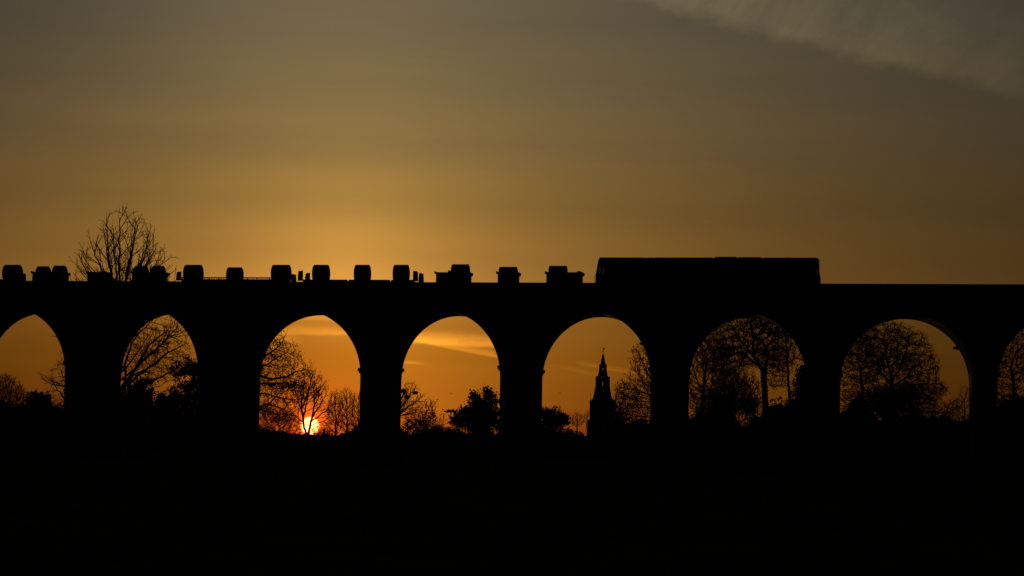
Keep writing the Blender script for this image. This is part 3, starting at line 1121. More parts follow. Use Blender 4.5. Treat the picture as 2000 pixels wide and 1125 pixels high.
def tree(name, label, Y, base_px, path_px, blobs, seed, n=900, step=0.35, di=4.0, dk=0.75, inertia=0.5, trop=(0, 0, 0.12), jit=0.16, minz=-0.25,
         trunk_r=0.35, twigs=2, twig_len=0.8, twig_up=0.35, buds=0.0, leaf=None, leaf_n=0, leaf_size=0.22, group=None, tip=0.013, cat='tree',
         spread=1.0, limbs=(), stroke=None):
    rng = np.random.default_rng(seed)
    base = at(base_px, 880, Y)
    bx_, by_, bz_ = base.x, Y, ground_z(base.x, Y)-0.1
    root = thing(name, label, cat, (bx_, by_, bz_), group)
    o3 = np.array([bx_, by_, bz_])
    pth = [np.zeros(3)]
    for p in path_px:
        q = at(p[0], p[1], Y)
        pth.append(np.array([q.x, q.y+(p[2] if len(p) > 2 else 0.0), q.z])-o3)
    fine = [pth[0]]
    for a, b in zip(pth, pth[1:]):
        k = max(1, int(np.linalg.norm(b-a)/step))
        for i in range(1, k+1):
            fine.append(a+(b-a)*i/k + rng.normal(size=3)*0.03)
    fpar = [-1]+list(range(len(fine)-1))
    chains = [list(range(1, len(fine)))]
    for lm in limbs:
        ps = []
        for p in lm:
            q = at(p[0], p[1], Y)
            ps.append(np.array([q.x, q.y+(p[2] if len(p) > 2 else 0.0), q.z])-o3)
        j = int(np.linalg.norm(np.array(fine)-ps[0], axis=1).argmin())
        # a rounded, slightly crooked course through the given points
        cur, last = fine[j], j
        c0_ = len(fine)
        wob_ = np.zeros(3)
        for a, b in zip([cur]+ps[1:], ps[1:]):
            k = max(1, int(np.linalg.norm(b-a)/step))
            for i in range(1, k+1):
                wob_ = wob_*0.8 + rng.normal(size=3)*0.05
                fine.append(a+(b-a)*i/k + wob_); fpar.append(last); last = len(fine)-1
        chains.append(list(range(c0_, len(fine))))
    bl_ = px_blobs(blobs, Y, 2.0 if stroke else 1.0)
    n = int(n*DENS); tip = tip*1.35
    att = in_blobs(rng, bl_, n)-o3
    att = att[att[:, 2] > 0.4]
    if stroke:
        if limbs: chains = chains[1:]
        P, par, dirs = strokes(rng, fine, fpar, chains, bl_, o3, step, trop, jit, *stroke)
    else:
        P, par, dirs = grow(rng, (fine, fpar), att, step, di, dk*0.85, inertia, trop, jit, minz)
    nN = len(P)
    acc = np.zeros(nN)
    haskid = np.zeros(nN, bool); haskid[par[1:]] = True
    acc[~haskid] = 1.0
    ex = 2.25
    for i in range(nN-1, 0, -1):
        acc[par[i]] += acc[i]
    rad = tip*acc**(1/ex)
    rad = rad*(1+0.0*rad)
    sc_ = trunk_r/rad[0]
    f = rad/rad[0]
    rad = rad*(1+(sc_-1)*f**1.35)                 # swell the trunk to its width without thickening the twigs
    i = np.arange(1, nN); p = par[1:]
    fork = acc[p] > acc[i]*1.6
    r0 = np.where(fork, rad[i]*1.12, rad[p])
    thick = r0 > 0.07
    parts = []
    if thick.any():
        parts.append(tubes(P[p][thick], P[i][thick], r0[thick], rad[i][thick], 7))
        V, F = join(parts)
        link('trunk', np_mesh('trunk', V, F, BARK), root)
    cp = [tubes(P[p][~thick], P[i][~thick], r0[~thick], rad[i][~thick], 3)]
    # fine twigs
    idx = np.where((rad < 0.055) & (np.arange(nN) > len(fine)))[0]
    if twigs and len(idx):
        idx = np.repeat(idx, twigs+1)
        idx = idx[rng.random(len(idx)) < TWIGS]
        k = len(idx)
        d = dirs[idx] + rng.normal(size=(k, 3))*0.75*spread + np.array([0, 0, twig_up])
        d /= np.linalg.norm(d, axis=1, keepdims=True)
        L = twig_len*(0.35+0.8*rng.random((k, 1)))
        a = P[idx]; b = a+d*L*0.5
        d2_ = d+rng.normal(size=(k, 3))*0.3+np.array([0, 0, twig_up*0.6]); d2_ /= np.linalg.norm(d2_, axis=1, keepdims=True)
        c = b+d2_*L*0.5
        r = np.full(k, tip*0.85)
        cp.append(tubes(a, b, r, r*0.8, 3)); cp.append(tubes(b, c, r*0.8, r*0.45, 3))
        if buds:
            q = np.concatenate([b, c])[rng.random(2*k) < buds]
            cp.append(leaf_quads(rng, q+rng.normal(size=q.shape)*0.07, 0.075))
    V, F = join(cp)
    link('crown', np_mesh('crown', V, F, TWIG), root)
    if leaf:
        lb = px_blobs(leaf, Y, 0.8)
        pts = in_blobs(rng, lb, leaf_n)-o3
        link('ivy', np_mesh('ivy', *leaf_quads(rng, pts, leaf_size), LEAF), root)
    return root


def leafy(name, label, Y, base_px, blobs, seed, n=5000, size=0.22, cat='tree', group=None, stem_r=0.16, sprigs=400):
    """evergreen: clumps of leaves on a short branched stem, gaps between the clumps"""
    rng = np.random.default_rng(seed)
    base = at(base_px, 880, Y)
    o3 = np.array([base.x, Y, ground_z(base.x, Y)-0.1])
    root = thing(name, label, cat, tuple(o3), group)
    bl_ = px_blobs(blobs, Y)
    # clump centres through the volume, leaves gathered round them
    cc = in_blobs(rng, bl_, max(30, n//55))-o3
    cc = cc[cc[:, 2] > 0.0]
    n = int(n*1.5); size = size*0.72
    which = rng.integers(0, len(cc), n)
    pts = cc[which] + rng.normal(size=(n, 3))*np.array([0.33, 0.33, 0.3])
    pts = pts[pts[:, 2] > 0.0]
    link('crown', np_mesh('crown', *leaf_quads(rng, pts, size), LEAF), root)
    # stem and limbs to every few clumps
    top = np.array([0, 0, max(0.8, cc[:, 2].mean()*0.7)])
    sel = cc[rng.permutation(len(cc))[:min(len(cc), 40)]]
    k = len(sel)
    start = np.zeros((k, 3)); start[:, 2] = np.minimum(sel[:, 2]*0.6, top[2])
    V, F = join([tubes(np.zeros((1, 3)), top[None], np.array([stem_r]), np.array([stem_r*0.6]), 7),
                 tubes(start, sel, np.full(k, 0.05), np.full(k, 0.012), 4)])
    link('trunk', np_mesh('trunk', V, F, BARK), root)
    if sprigs:
        j = rng.integers(0, len(pts), sprigs)
        a = pts[j]; d = rng.normal(size=(sprigs, 3))*0.5 + np.array([0, 0, 0.6])
        d += (a-cc.mean(0))*0.25
        d /= np.linalg.norm(d, axis=1, keepdims=True)
        V, F = tubes(a, a+d*(0.25+0.45*rng.random((sprigs, 1))), np.full(sprigs, 0.012), np.full(sprigs, 0.005), 3)
        tag(link('sprigs', np_mesh('sprigs', V, F, TWIG), root), kind='stuff')
    return root


# crown stems of the great tree: an even fan of rising stems from one fork
frng = random.Random(8)
FAN = []
for k in range(25):
    t = -64+130*k/24 + frng.uniform(-2.5, 2.5)
    R = float(np.interp(t, [-66, -50, -35, -18, 4, 12, 28, 42, 62, 68], [92, 114, 136, 164, 190, 180, 142, 133, 134, 116]))*frng.uniform(.9, 1.0)
    sx, cy_ = math.sin(math.radians(t)), math.cos(math.radians(t))
    dpt = frng.uniform(-3, 3)
    FAN.append([(230, 655), (233+sx*R*.34, 592-cy_*R*.22, dpt*.4), (234+sx*R*.74, 592-cy_*R*.62, dpt*.8), (235+sx*R, 592-cy_*R, dpt)])
# the great bare tree whose top stands over the train
tree('bare_tree', 'tall bare tree whose pointed top rises above the train', 226, 212,
     [(214, 800), (222, 720), (228, 660)],
     [(243, 486, 46, 84), (243, 545, 98, 62), (196, 525, 40, 58), (298, 528, 42, 56), (215, 478, 32, 60), (278, 486, 36, 58), (235, 630, 112, 70), (250, 665, 125, 62),
      (160, 740, 72, 70), (280, 690, 92, 62), (345, 655, 34, 30), (108, 750, 20, 48), (102, 658, 9, 5)],
     11, n=260, step=0.4, stroke=((0.75, 0.6, 0.55), 0.24, 34, 1.3, 0.4, 0.3), trop=(0, 0, 0.05), jit=0.085, trunk_r=0.45, twigs=0, twig_len=1.1, twig_up=0.4, tip=0.016, spread=0.6,
     limbs=FAN+[
            [(214, 790), (262, 715, 1), (318, 655, 2), (372, 640, 2)], [(216, 780), (275, 735, -2), (325, 700, -2), (375, 690, -2)], [(220, 740), (258, 665, -1), (318, 618, -2)],
            [(213, 800), (262, 770, 2), (322, 740, 2)], [(218, 750), (246, 690, 3), (275, 640, 4)], [(218, 760), (285, 680, 3), (345, 625, 3)],
            [(213, 800), (165, 720, 1), (118, 706, 1), (92, 728, 1)], [(212, 810), (160, 760, -1), (112, 752, -2), (98, 790, -2)], [(216, 770), (160, 690), (100, 655)]])
tree('bare_tree', 'tangled bare tree filling the left half of the second arch from the left', 236, 232, [(232, 810), (238, 775), (245, 750)],
     [(300, 690, 70, 62), (268, 720, 44, 52), (330, 660, 44, 40), (345, 690, 30, 30), (250, 680, 40, 60), (305, 730, 50, 26)],
     18, n=900, step=0.34, di=3.2, dk=0.72, inertia=0.75, trop=(0.03, 0, 0.12), jit=0.17, trunk_r=0.3, twigs=1, twig_len=0.9, tip=0.016,
     limbs=[[(240, 765), (262, 715, 1), (288, 672, 1), (320, 645, 1)], [(243, 755), (290, 725, -1), (335, 690, -1), (372, 668, -1)], [(240, 770), (250, 710, -1), (266, 665, -1), (300, 625, -1)],
            [(238, 775), (280, 745, 2), (330, 722, 2)]])
# left arch
tree('bare_bush', 'rounded bare bush at the left edge under the leftmost arch', 300, 8, [(8, 830)],
     [(8, 790, 44, 60), (42, 800, 20, 46)], 12, n=1300, step=0.3, dk=0.6, trunk_r=0.14, twigs=5, twig_len=1.0, cat='bush', spread=0.8)
leafy('evergreen_bush', 'round dense evergreen bush under the leftmost arch', 280, 78,
      [(76, 800, 31, 44), (66, 830, 44, 44), (95, 830, 22, 45)], 13, 12000, 0.25, cat='bush')
tree('bare_sapling', 'thin bare sapling between the round bush and the pier of the leftmost arch', 270, 118, [(118, 840)],
     [(116, 822, 16, 40), (125, 800, 10, 40)], 14, n=260, step=0.3, dk=0.6, trunk_r=0.09, twigs=2, twig_len=0.9)
leafy('evergreen_bush', 'dark undergrowth at the foot of the bare bush by the left edge', 296, 15,
      [(0, 815, 30, 34), (30, 820, 30, 26)], 17, 8000, 0.2, cat='bush', sprigs=500)
tree('bare_tree', 'tangled bare tree leaning out from the pier at the right of the leftmost arch', 240, 152, [(152, 820), (150, 790)],
     [(113, 760, 22, 44), (140, 745, 30, 58), (122, 720, 16, 24), (112, 805, 16, 24)], 19, n=520, step=0.34, di=3.0, dk=0.66, inertia=0.6, trop=(-0.03, 0, 0.06), jit=0.2,
     trunk_r=0.22, twigs=1, twig_len=0.8, tip=0.015, limbs=[[(150, 790), (132, 752), (118, 722), (100, 716)], [(150, 800), (122, 780, 1), (100, 750, 1), (92, 728, 1)]])
# second arch
leafy('evergreen_bush', 'dark ragged evergreen at the right side of the arch left of the sun arch', 262, 365,
      [(366, 745, 30, 46), (352, 722, 14, 18), (375, 712, 16, 16), (340, 790, 30, 36), (372, 800, 40, 50)], 15, 6500, 0.24, cat='bush', sprigs=700)
leafy('evergreen_bush', 'broad dark evergreen bush at the foot of the great bare tree', 240, 268,
      [(262, 790, 40, 52), (292, 780, 28, 42), (320, 800, 34, 34), (232, 800, 20, 40)], 16, 7000, 0.24, cat='bush', sprigs=500)
# the sun arch
tree('bare_tree', 'spreading bare tree with heavy limbs reaching right beside the setting sun', 222, 478,
     [(480, 830), (487, 790), (492, 740), (486, 690)],
     [(470, 700, 92, 66), (540, 695, 52, 40), (530, 665, 32, 26), (568, 728, 46, 34), (550, 765, 58, 30), (540, 800, 50, 34), (440, 760, 60, 50), (520, 740, 60, 60)],
     21, n=1500, step=0.36, di=3.2, dk=0.62, inertia=0.45, trop=(0, 0, 0.05), jit=0.2, trunk_r=0.55, twigs=2, twig_len=0.8, buds=0.25,
     leaf=[(580, 750, 24, 9), (555, 756, 40, 9), (530, 748, 26, 8), (515, 800, 12, 14)], leaf_n=800, leaf_size=0.1, tip=0.014,
     limbs=[[(490, 730), (528, 741, 1), (556, 734, 1), (575, 722, 1), (603, 720, 1)], [(486, 755), (515, 748, -1), (545, 752, -2), (590, 745, -2)],
            [(488, 800), (520, 796), (538, 778), (552, 760, 1)], [(500, 796), (530, 790, -1), (560, 800, -1), (575, 822, -1), (592, 826, -1)],
            [(486, 770), (512, 768, 1), (540, 778, 2), (580, 780, 2)], [(488, 800), (525, 806, 1), (552, 825, 1), (566, 838, 1)],
            [(486, 700), (520, 690, 1), (548, 668, 1), (556, 640, 1)], [(486, 720), (530, 712, -2), (572, 690, -2)]])
tree('bare_tree', 'low forked bare tree standing right in front of the setting sun', 262, 598, [(598, 848), (594, 835), (591, 815), (588, 790)],
     [(590, 765, 34, 34), (612, 760, 34, 40), (632, 790, 26, 28), (565, 800, 32, 34), (612, 745, 14, 28)], 22, n=200, step=0.28, stroke=((0.36, 0.33, 0.33), 0.5, 38, 1.0), trop=(0, 0, 0.04), jit=0.1, trunk_r=0.15, twigs=0, tip=0.012,
     limbs=[[(591, 815), (580, 780), (574, 745)], [(591, 818), (597, 775, 1), (602, 735, 1)], [(593, 826), (566, 805, 1), (548, 780, 1)], [(590, 800), (606, 765, -1), (618, 730, -1)],
            [(589, 795), (586, 760, 2), (588, 728, 2)], [(594, 830), (574, 822, -1), (556, 812, -1)]])
tree('bare_tree', 'slender bare tree leaning right across the sun disc', 266, 602, [(603, 846), (606, 828), (612, 805), (610, 775)],
     [(615, 750, 18, 30), (640, 795, 24, 26), (625, 770, 22, 30)], 27, n=200, step=0.28, stroke=((0.36, 0.33, 0.33), 0.5, 38, 1.0), trop=(0, 0, 0.04), jit=0.1, trunk_r=0.17, twigs=0, tip=0.012,
     limbs=[[(612, 805), (622, 770), (630, 735)], [(607, 825), (630, 806, 1), (655, 785, 1)], [(609, 815), (630, 790, -1), (646, 760, -1)], [(611, 800), (610, 765, 1), (613, 725, 1)],
            [(605, 832), (622, 826, 1), (640, 815, 1)], [(605, 835), (614, 838, -1), (628, 832, -1)]])
for k, (bxp, cyp, rxp, ryp, lab) in enumerate(((655, 812, 19, 40, 'leftmost of the thin bare copse trees right of the sun'),
                                               (677, 808, 17, 42, 'middle one of the thin bare copse trees right of the sun'),
                                               (699, 812, 16, 40, 'thin bare copse tree against the pier right of the sun'))):
    tree('bare_tree', lab, 300+6*k, bxp, [(bxp, 845), (bxp+1, 820)], [(bxp, cyp-8, rxp, ryp), (bxp-3, cyp+18, rxp, 20)], 23+k, n=460, step=0.28, dk=0.55,
         inertia=0.7, trop=(0, 0, 0.25), trunk_r=0.16, twigs=3, twig_len=1.0, twig_up=0.6, tip=0.014, group='bare copse right of the sun')
tree('bare_bush', 'small bare bush poking up against the lower right edge of the sun', 276, 622, [(622, 850)],
     [(622, 845, 15, 13), (608, 850, 12, 8), (636, 846, 14, 14)], 29, n=420, step=0.2, dk=0.36, trunk_r=0.05, twigs=2, twig_len=0.5, cat='bush', tip=0.011)
tree('bare_bush', 'tangled bare thicket under the heavy limbs left of the sun', 280, 545, [(545, 848)],
     [(545, 825, 34, 28), (520, 815, 20, 34), (570, 835, 22, 20)], 28, n=700, step=0.26, dk=0.5, trunk_r=0.1, twigs=3, twig_len=0.8, cat='bush')
# arch right of the sun
tree('bare_tree', 'fan-shaped bare tree holding dark nests right of the sun arch pier', 255, 768, [(770, 840), (772, 810)],
     [(780, 790, 50, 46), (805, 775, 22, 22), (790, 765, 30, 22), (765, 780, 40, 40)], 31, n=200, step=0.3, stroke=((0.36, 0.34, 0.34), 0.5, 34, 1.0), trop=(0, 0, 0.05), jit=0.08, trunk_r=0.24, twigs=0, tip=0.013,
     limbs=[[(772, 810), (795, 780), (815, 752)], [(772, 812), (800, 790, 2), (824, 772, 2)], [(772, 808), (788, 770, -1), (796, 745, -1)], [(772, 806), (776, 770), (780, 742)],
            [(772, 815), (806, 800, -2), (828, 790, -2)], [(772, 808), (758, 775), (750, 755)], [(772, 815), (795, 808, 1), (818, 806, 1)]])
for px_, py_, r_, lab in ((789, 763.5, 0.42, 'flat dark twig nest against the pier in the fan-shaped bare tree'),
                          (811, 767.5, 0.36, 'round dark twig nest farthest out in the fan-shaped bare tree'),
                          (795, 775, 0.36, 'lower dark twig nest in the fan-shaped bare tree')):
    rng = np.random.default_rng(int(px_))
    q = at(px_, py_, 254)
    k = 260
    a = rng.normal(size=(k, 3)); a /= np.linalg.norm(a, axis=1, keepdims=True)
    a *= np.array([r_, r_, r_*0.6])*rng.random((k, 1))**0.4
    d = rng.normal(size=(k, 3)); d[:, 2] *= 0.4; d /= np.linalg.norm(d, axis=1, keepdims=True)
    V, F = tubes(a-d*0.14, a+d*0.14, np.full(k, 0.022), np.full(k, 0.016), 3)
    o = link('bird_nest', np_mesh('bird_nest', V, F, TWIG), None, tuple(q))
    tag(o, lab, 'nest', 'nests in the bare tree')
tree('leafing_bush', 'bush of upright leafing shoots in the arch right of the sun', 248, 835, [(835, 840)],
     [(838, 815, 18, 30), (815, 825, 26, 22), (845, 800, 8, 20), (858, 830, 10, 18)], 32, n=420, step=0.26, dk=0.5, inertia=0.9, trop=(0, 0, 0.5), trunk_r=0.09,
     twigs=2, twig_len=0.6, twig_up=0.7, buds=0.8, cat='bush', leaf=[(838, 822, 18, 22), (810, 832, 30, 14)], leaf_n=900, leaf_size=0.12)
# small plant with a flat whorled head
pq = at(879, 832, 236)
pl = thing('flat_topped_sapling', 'thin sapling with a flat tufted head left of the lobed evergreen', 'sapling', (pq.x, 236, 0))
zt_ = at(880, 803, 236).z
MB().tube([(0, 0, -.1), (.03, 0, zt_*.5), (.02, .02, zt_)], 0.035, 6, 0.02).build('stem', BARK, pl)
rng = np.random.default_rng(5)
k = 130
a = rng.normal(size=(k, 3))*np.array([0.33, 0.33, 0.09]) + np.array([0.05, 0, zt_])
link('crown', np_mesh('crown', *leaf_quads(rng, a, 0.13), LEAF), pl)
br_ = MB()
for t in range(7):
    c_, s_ = math.cos(t*.9), math.sin(t*.9)
    br_.tube([(.02, 0, zt_-.12), (.3*c_, .3*s_, zt_), (.55*c_, .55*s_, zt_+.02)], 0.014, 4, 0.006)
br_.build('branch', BARK, pl)
for px_, topy, lab in ((866, 806, 'short bare shoot between the leafing bush and the flat-topped sapling'),
                       (891, 812, 'short bare shoot between the flat-topped sapling and the lobed evergreen')):
    tree('bare_sapling', lab, 240, px_, [(px_, 840)], [(px_, (topy+838)/2, 6, (838-topy)/2)], int(px_), n=60, step=0.22, dk=0.4, inertia=0.8,
         trop=(0, 0, 0.4), trunk_r=0.05, twigs=2, twig_len=0.5)
leafy('evergreen_tree', 'dense lobed evergreen tree at the right of the arch beside the sun arch', 258, 940,
      [(951, 768, 11, 16), (935, 778, 12, 14), (920, 772, 6, 12), (955, 785, 16, 20), (930, 795, 24, 18), (905, 812, 18, 16), (950, 815, 28, 26),
       (925, 825, 34, 20), (966, 795, 10, 18), (895, 825, 14, 14), (970, 830, 12, 24)], 33, 8000, 0.2, sprigs=250)
# church arch
leafy('evergreen_bush', 'low twiggy bush at the left foot of the church arch', 270, 1080,
      [(1083, 816, 24, 18), (1068, 818, 16, 22), (1100, 826, 18, 14)], 41, 3200, 0.17, cat='bush', sprigs=900)
for px_, cy_, r_, h_, lab in ((1127, 822, 13, 16, 'small faraway bare tree left of the church'), (1147, 818, 8, 18, 'tiny bare tree touching the left side of the church tower')):
    tree('bare_tree', lab, 420, px_, [(px_, 838)], [(px_, cy_, r_, h_)], int(px_), n=240, step=0.35, dk=0.6, trunk_r=0.14, twigs=2, twig_len=0.9, tip=0.018)
leafy('evergreen_bush', 'narrow dark bush tucked against the right side of the church tower', 420, 1207,
      [(1206, 812, 8, 24), (1212, 825, 12, 16)], 44, 1200, 0.2, cat='bush', sprigs=350)
tree('bare_tree', 'bushy bare tree crowding the right side of the church arch', 232, 1286, [(1284, 820), (1280, 770)],
     [(1268, 735, 40, 58), (1250, 700, 22, 30), (1240, 770, 34, 34), (1225, 800, 28, 34), (1300, 730, 50, 60), (1270, 790, 40, 44)],
     42, n=1300, step=0.32, di=3.0, dk=0.55, inertia=0.45, jit=0.2, trunk_r=0.3, twigs=3, twig_len=0.75, buds=0.35, tip=0.014)
tree('bare_tree', 'medium bare tree just right of the church tower', 300, 1210, [(1210, 830), (1210, 800)],
     [(1212, 775, 18, 34), (1206, 800, 12, 30), (1230, 790, 24, 36), (1215, 820, 20, 18)], 43, n=560, step=0.32, dk=0.62, inertia=0.6, trop=(0, 0, 0.2), trunk_r=0.16, twigs=3, twig_len=0.9, buds=0.3, tip=0.014)
# sixth arch
tree('bare_tree', 'stout forked bare tree in the middle of the arch under the locomotive cab', 230, 1494, [(1495, 800), (1494, 760), (1490, 725), (1478, 705)],
     [(1440, 650, 66, 40), (1490, 640, 70, 34), (1520, 690, 36, 40), (1460, 690, 60, 34), (1410, 690, 50, 50), (1500, 600, 70, 34)],
     51, n=2300, step=0.33, di=3.6, dk=0.6, inertia=0.6, trop=(-0.02, 0, 0.1), trunk_r=0.36, twigs=5, twig_len=0.75, buds=0.3, tip=0.0115,
     leaf=[(1450, 694, 16, 18), (1425, 680, 20, 10), (1410, 690, 22, 16)], leaf_n=1000, leaf_size=0.1,
     limbs=[[(1480, 708), (1464, 688), (1440, 656, 1), (1428, 630, 1)], [(1490, 725), (1472, 690, -1), (1474, 660, -1), (1466, 622, -1)], [(1494, 735), (1499, 700, 1), (1488, 668, 1), (1456, 640, 1)],
            [(1494, 740), (1497, 705, -1), (1500, 675, -1)], [(1495, 748), (1512, 735, 1), (1540, 730, 1)], [(1486, 715), (1455, 690, -2), (1420, 700, -2)]])
tree('bare_tree', 'straight slender bare tree by the right pier of the arch under the locomotive cab', 238, 1543, [(1543, 800), (1540, 740), (1537, 690), (1532, 640)],
     [(1520, 640, 42, 26), (1550, 640, 26, 40), (1530, 600, 36, 34), (1560, 690, 18, 26), (1520, 745, 24, 20), (1515, 700, 40, 40), (1555, 660, 24, 40)],
     52, n=1100, step=0.32, di=3.0, dk=0.6, inertia=0.65, trop=(0, 0, 0.12), trunk_r=0.16, twigs=5, twig_len=0.75, buds=0.3, tip=0.0115,
     limbs=[[(1538, 688), (1512, 668), (1490, 645), (1462, 628)], [(1540, 712), (1556, 696), (1568, 686)], [(1537, 690), (1543, 672, 1), (1548, 645, 1)]])
tree('bare_tree', 'dense twiggy bare tree at the left side of the arch under the locomotive', 244, 1372, [(1372, 810), (1375, 770)],
     [(1385, 700, 44, 50), (1365, 740, 34, 60), (1420, 740, 40, 40), (1395, 780, 44, 30)],
     53, n=1200, step=0.32, di=3.2, dk=0.58, inertia=0.45, jit=0.2, trunk_r=0.24, twigs=3, twig_len=0.75, buds=0.35, tip=0.014)
leafy('evergreen_bush', 'low dark holly mass left of the stout forked tree', 236, 1440,
      [(1430, 800, 50, 26), (1472, 795, 22, 30), (1412, 785, 22, 18), (1395, 806, 30, 12)], 54, 4500, 0.15, cat='bush', sprigs=800)
tree('bare_bush', 'tall tangled thicket left of the stout forked tree', 241, 1430, [(1430, 825)],
     [(1430, 765, 50, 44), (1465, 770, 26, 44), (1400, 780, 34, 40), (1360, 790, 20, 50)], 56, n=1300, step=0.28, di=3.0, dk=0.5, inertia=0.5, trunk_r=0.16, twigs=3, twig_len=0.7,
     buds=0.35, cat='bush', leaf=[(1430, 770, 46, 36), (1465, 780, 24, 34)], leaf_n=1500, leaf_size=0.09)
leafy('evergreen_bush', 'dark evergreen filling the right corner of the arch under the locomotive cab', 240, 1566,
      [(1564, 765, 14, 46), (1572, 740, 12, 22), (1560, 800, 18, 30)], 55, 3000, 0.19, cat='bush', sprigs=500)
# seventh arch
tree('bare_tree', 'broad round-headed bare tree filling the second arch from the right edge', 236, 1742, [(1742, 800), (1741, 765), (1741, 730)],
     [(1742, 690, 80, 52), (1775, 720, 62, 44), (1720, 660, 48, 30), (1790, 765, 58, 34), (1740, 650, 40, 20), (1812, 740, 24, 40), (1690, 710, 40, 50), (1768, 655, 24, 14)],
     61, limbs=[[(1741, 735), (1732, 690, 1), (1728, 640, 1)], [(1742, 745), (1764, 712, -1), (1776, 670, -1), (1774, 645, -1)], [(1742, 755), (1775, 735, 1), (1800, 728, 1)],
                [(1741, 750), (1712, 715, -1), (1700, 670, -1)], [(1741, 735), (1752, 690, 2), (1755, 650, 2)], [(1742, 765), (1790, 752, -1), (1830, 748, -1)]],
     n=1700, step=0.34, di=3.6, dk=0.62, inertia=0.5, trop=(0, 0, 0.1), jit=0.18, trunk_r=0.34, twigs=5, twig_len=0.75, buds=0.3, tip=0.0115)
tree('bare_tree', 'crooked bare tree at the left side of the second arch from the right edge', 228, 1686, [(1686, 800), (1684, 755), (1679, 720)],
     [(1665, 690, 30, 44), (1690, 660, 30, 28), (1650, 730, 24, 40), (1660, 770, 30, 34), (1700, 720, 26, 34)],
     62, n=760, step=0.32, di=3.4, dk=0.6, inertia=0.55, trunk_r=0.24, twigs=5, twig_len=0.75, buds=0.3, tip=0.0115)
leafy('evergreen_bush', 'wide dark bush under the broad round-headed tree', 232, 1730,
      [(1720, 795, 38, 30), (1755, 795, 30, 30), (1695, 802, 22, 18), (1785, 806, 22, 12)], 63, 4500, 0.15, cat='bush', sprigs=700)
tree('bare_bush', 'tangled thicket around the foot of the broad round-headed tree', 240, 1735, [(1735, 830)],
     [(1725, 775, 46, 30), (1770, 775, 34, 30), (1800, 795, 30, 24), (1690, 790, 24, 24)], 66, n=1200, step=0.28, di=3.0, dk=0.5, inertia=0.5, trunk_r=0.16, twigs=3, twig_len=0.7,
     buds=0.35, cat='bush', leaf=[(1720, 775, 44, 26), (1765, 780, 30, 24)], leaf_n=2200, leaf_size=0.09)
tree('bare_tree', 'small bare tree against the right pier of the second arch from the right edge', 262, 1884, [(1884, 830), (1884, 800)],
     [(1884, 785, 14, 30), (1870, 800, 20, 20), (1895, 780, 14, 34)], 64, n=420, step=0.28, dk=0.55, trunk_r=0.12, twigs=2, twig_len=0.8, tip=0.013)
tree('bare_bush', 'spreading bare bush beside the low arching bough near the right pier', 258, 1850, [(1850, 825)],
     [(1850, 800, 26, 14), (1865, 795, 18, 18), (1825, 800, 18, 12)], 65, n=360, step=0.26, dk=0.5, trunk_r=0.07, twigs=2, twig_len=0.7, cat='bush')
# eighth arch
tree('bare_tree', 'leaning bare tree at the right edge of the picture', 230, 1982, [(1982, 800), (1980, 755), (1975, 720)],
     [(1985, 700, 46, 56), (1965, 740, 34, 50), (2020, 690, 46, 60), (1960, 780, 34, 30)], 71, n=1000, step=0.33, di=3.4, dk=0.6, inertia=0.55,
     trunk_r=0.24, twigs=5, twig_len=0.75, buds=0.3, tip=0.0115)
leafy('evergreen_bush', 'dark bush at the foot of the leaning tree by the right edge', 234, 1990,
      [(1990, 800, 36, 26), (2015, 790, 26, 34)], 72, 3500, 0.2, cat='bush')


# ------------------------------------------------------------------ hedges
def hedge(label, Y, prof, seed, dens=1.0, sprigs=1.0):
    """ragged field hedge along a line: woody core, leaf cover, twigs; prof = photo (x, top y)"""
    rng = np.random.default_rng(seed)
    c0 = at(prof[0][0], 880, Y)
    root = thing('hedge', label, 'hedge', (c0.x, Y, -0.1))
    pts = [(at(a, b, Y).x-c0.x, max(0.5, at(a, b, Y).z)+0.1) for a, b in prof]
    xs_ = np.array([p[0] for p in pts]); zs_ = np.array([p[1] for p in pts])
    gx = np.arange(xs_[0], xs_[-1], 0.5)
    lump = np.interp(gx, np.arange(xs_[0]-2, xs_[-1]+4, 1.7), rng.normal(size=len(np.arange(xs_[0]-2, xs_[-1]+4, 1.7))))
    gz = np.interp(gx, xs_, zs_) * (0.92+0.12*rng.random(len(gx))+0.17*lump)
    cm = MB()
    sh = ((-1.1, 0.0), (-1.05, 0.6), (-0.6, 0.88), (0, 0.93), (0.6, 0.86), (1.05, 0.6), (1.1, 0.0))
    for x, z in zip(gx, gz):
        for yy, k_ in sh:
            cm.v.append((x, yy+rng.normal()*.08, max(0.0, z*k_+rng.normal()*.06*k_)))
    for i_ in range(len(gx)-1):
        for j_ in range(6):
            a = i_*7+j_
            cm.f.append((a, a+7, a+8, a+1))
    cm.build('hedge_body', LEAF, root)
    n = int(len(gx)*70*dens)
    x = rng.random(n)*(xs_[-1]-xs_[0])+xs_[0]
    h_ = np.interp(x, gx, gz)
    p = np.stack([x, rng.normal(size=n)*0.55, h_*(0.55+0.48*rng.random(n)**0.5)], axis=1)
    tag(link('leaves', np_mesh('leaves', *leaf_quads(rng, p, 0.13), LEAF), root), kind='stuff')
    n = int(len(gx)*22*sprigs)
    x = rng.random(n)*(xs_[-1]-xs_[0])+xs_[0]
    h_ = np.interp(x, gx, gz)
    a = np.stack([x, rng.normal(size=n)*0.4, h_*0.8], axis=1)
    d = rng.normal(size=(n, 3))*np.array([0.35, 0.3, 0.2])+np.array([0, 0, 1.0])
    V, F = tubes(a, a+d*(0.35+0.7*rng.random((n, 1))), np.full(n, 0.014), np.full(n, 0.005), 3)
    tag(link('twigs', np_mesh('twigs', V, F, TWIG), root), kind='stuff')


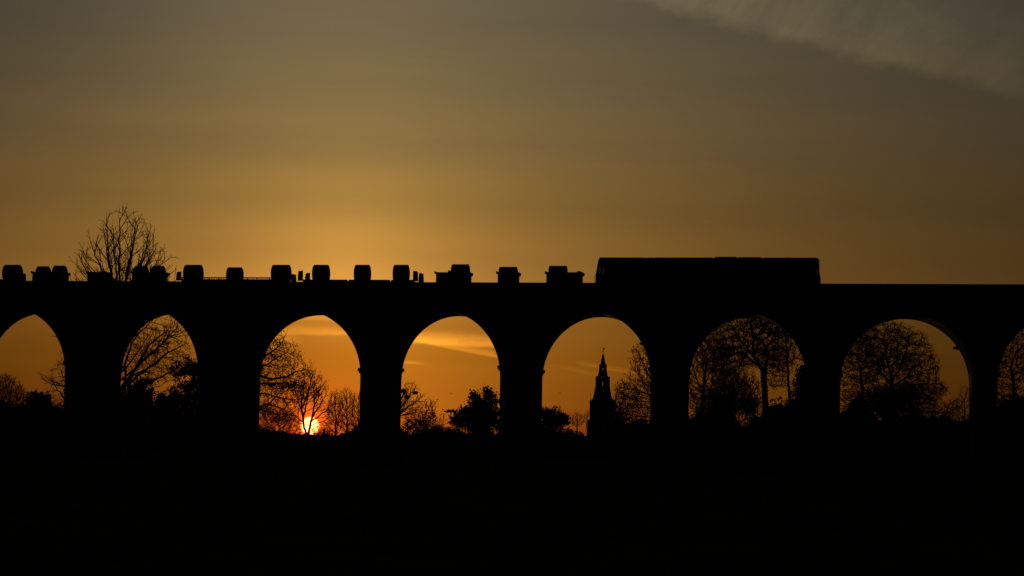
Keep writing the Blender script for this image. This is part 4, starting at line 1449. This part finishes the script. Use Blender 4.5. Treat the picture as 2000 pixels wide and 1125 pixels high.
hedge('long ragged field hedge behind the viaduct on the left', 288,
      [(-260, 806), (-60, 798), (60, 794), (140, 806), (230, 802), (330, 806), (420, 820), (505, 838), (545, 848), (600, 857), (635, 846), (705, 838)], 81)
hedge('long ragged field hedge behind the viaduct between the sun and the church', 276,
      [(690, 840), (780, 828), (820, 832), (870, 838), (920, 834), (985, 832), (1060, 828), (1110, 830), (1150, 834), (1210, 830), (1290, 822)], 82)
hedge('taller ragged field hedge behind the viaduct on the right', 254,
      [(1270, 816), (1350, 799), (1380, 811), (1420, 800), (1500, 789), (1560, 790), (1640, 792), (1700, 795), (1790, 801), (1830, 811), (1895, 809), (1960, 796), (2080, 790), (2300, 796)], 83)

# far woods beyond the fields: reads as one mass
rng = np.random.default_rng(91)
n = 26000
fx = rng.random(n)*1500-1000
fy = 900+rng.random(n)*240
hh = 4.5+2.2*np.sin(fx*0.021)+1.6*np.sin(fx*0.057+2)+1.0*np.sin(fx*0.13)
p = np.stack([fx, fy, hh*rng.random(n)**0.6], axis=1)
o = link('woods', np_mesh('woods', *leaf_quads(rng, p, 0.9), LEAF))
tag(o, 'far-off low woods along the horizon', None, None, 'stuff')


# ------------------------------------------------------------------ birds and vapour trail
def bird(px_, py_, label, rz):
    q = at(px_, py_, 240)
    b = MB()
    prof = [(-.17, .012), (-.1, .04), (0, .055), (.09, .045), (.13, .032), (.17, .025), (.2, .006)]
    b.rings([[(x, r*math.cos(t), r*math.sin(t)) for t in (2*math.pi*i/8 for i in range(8))] for x, r in prof])
    o = b.build('bird', FEATHER, None, tuple(q))
    o.rotation_euler = (0, 0.1, rz)
    for s in (-1, 1):
        MB().add([(.09, s*.03, .03), (-.07, s*.03, .03), (-.1, s*.2, .13), (-.08, s*.36, .1), (.02, s*.22, .15),
                  (.09, s*.03, .045), (-.07, s*.03, .042), (-.1, s*.2, .138), (-.08, s*.36, .105), (.02, s*.22, .162)],
                 [(0, 1, 2, 3, 4), (9, 8, 7, 6, 5), (0, 4, 9, 5), (4, 3, 8, 9), (3, 2, 7, 8), (2, 1, 6, 7), (1, 0, 5, 6)]).build('wing', FEATHER, o)
    MB().prism_y([(-.17, -.01), (-.28, -.005), (-.29, .008), (-.17, .012)], -.04, .04).build('tail', FEATHER, o)
    o.scale = (.5, .5, .5)
    return tag(o, label, 'bird', 'birds in the sky under the arches')


bird(881.5, 769, 'dark bird in flight above the flat-topped sapling', 0.9)
bird(1094, 768, 'dark bird in flight left of the church spire', 2.2)

YT = 30000.0
a, b = at(1376.5, 432.0, YT), at(1388.5, 434.8, YT)
c = MB()
mid = a.lerp(b, 0.5)
c.tube([a-mid, a.lerp(b, .3)-mid, a.lerp(b, .75)-mid, b-mid], 3.0, 8, 6.5)
tag(c.build('contrail', VAPOUR, None, tuple(mid)), 'short pale vapour trail high in the sky above the locomotive', 'contrail')
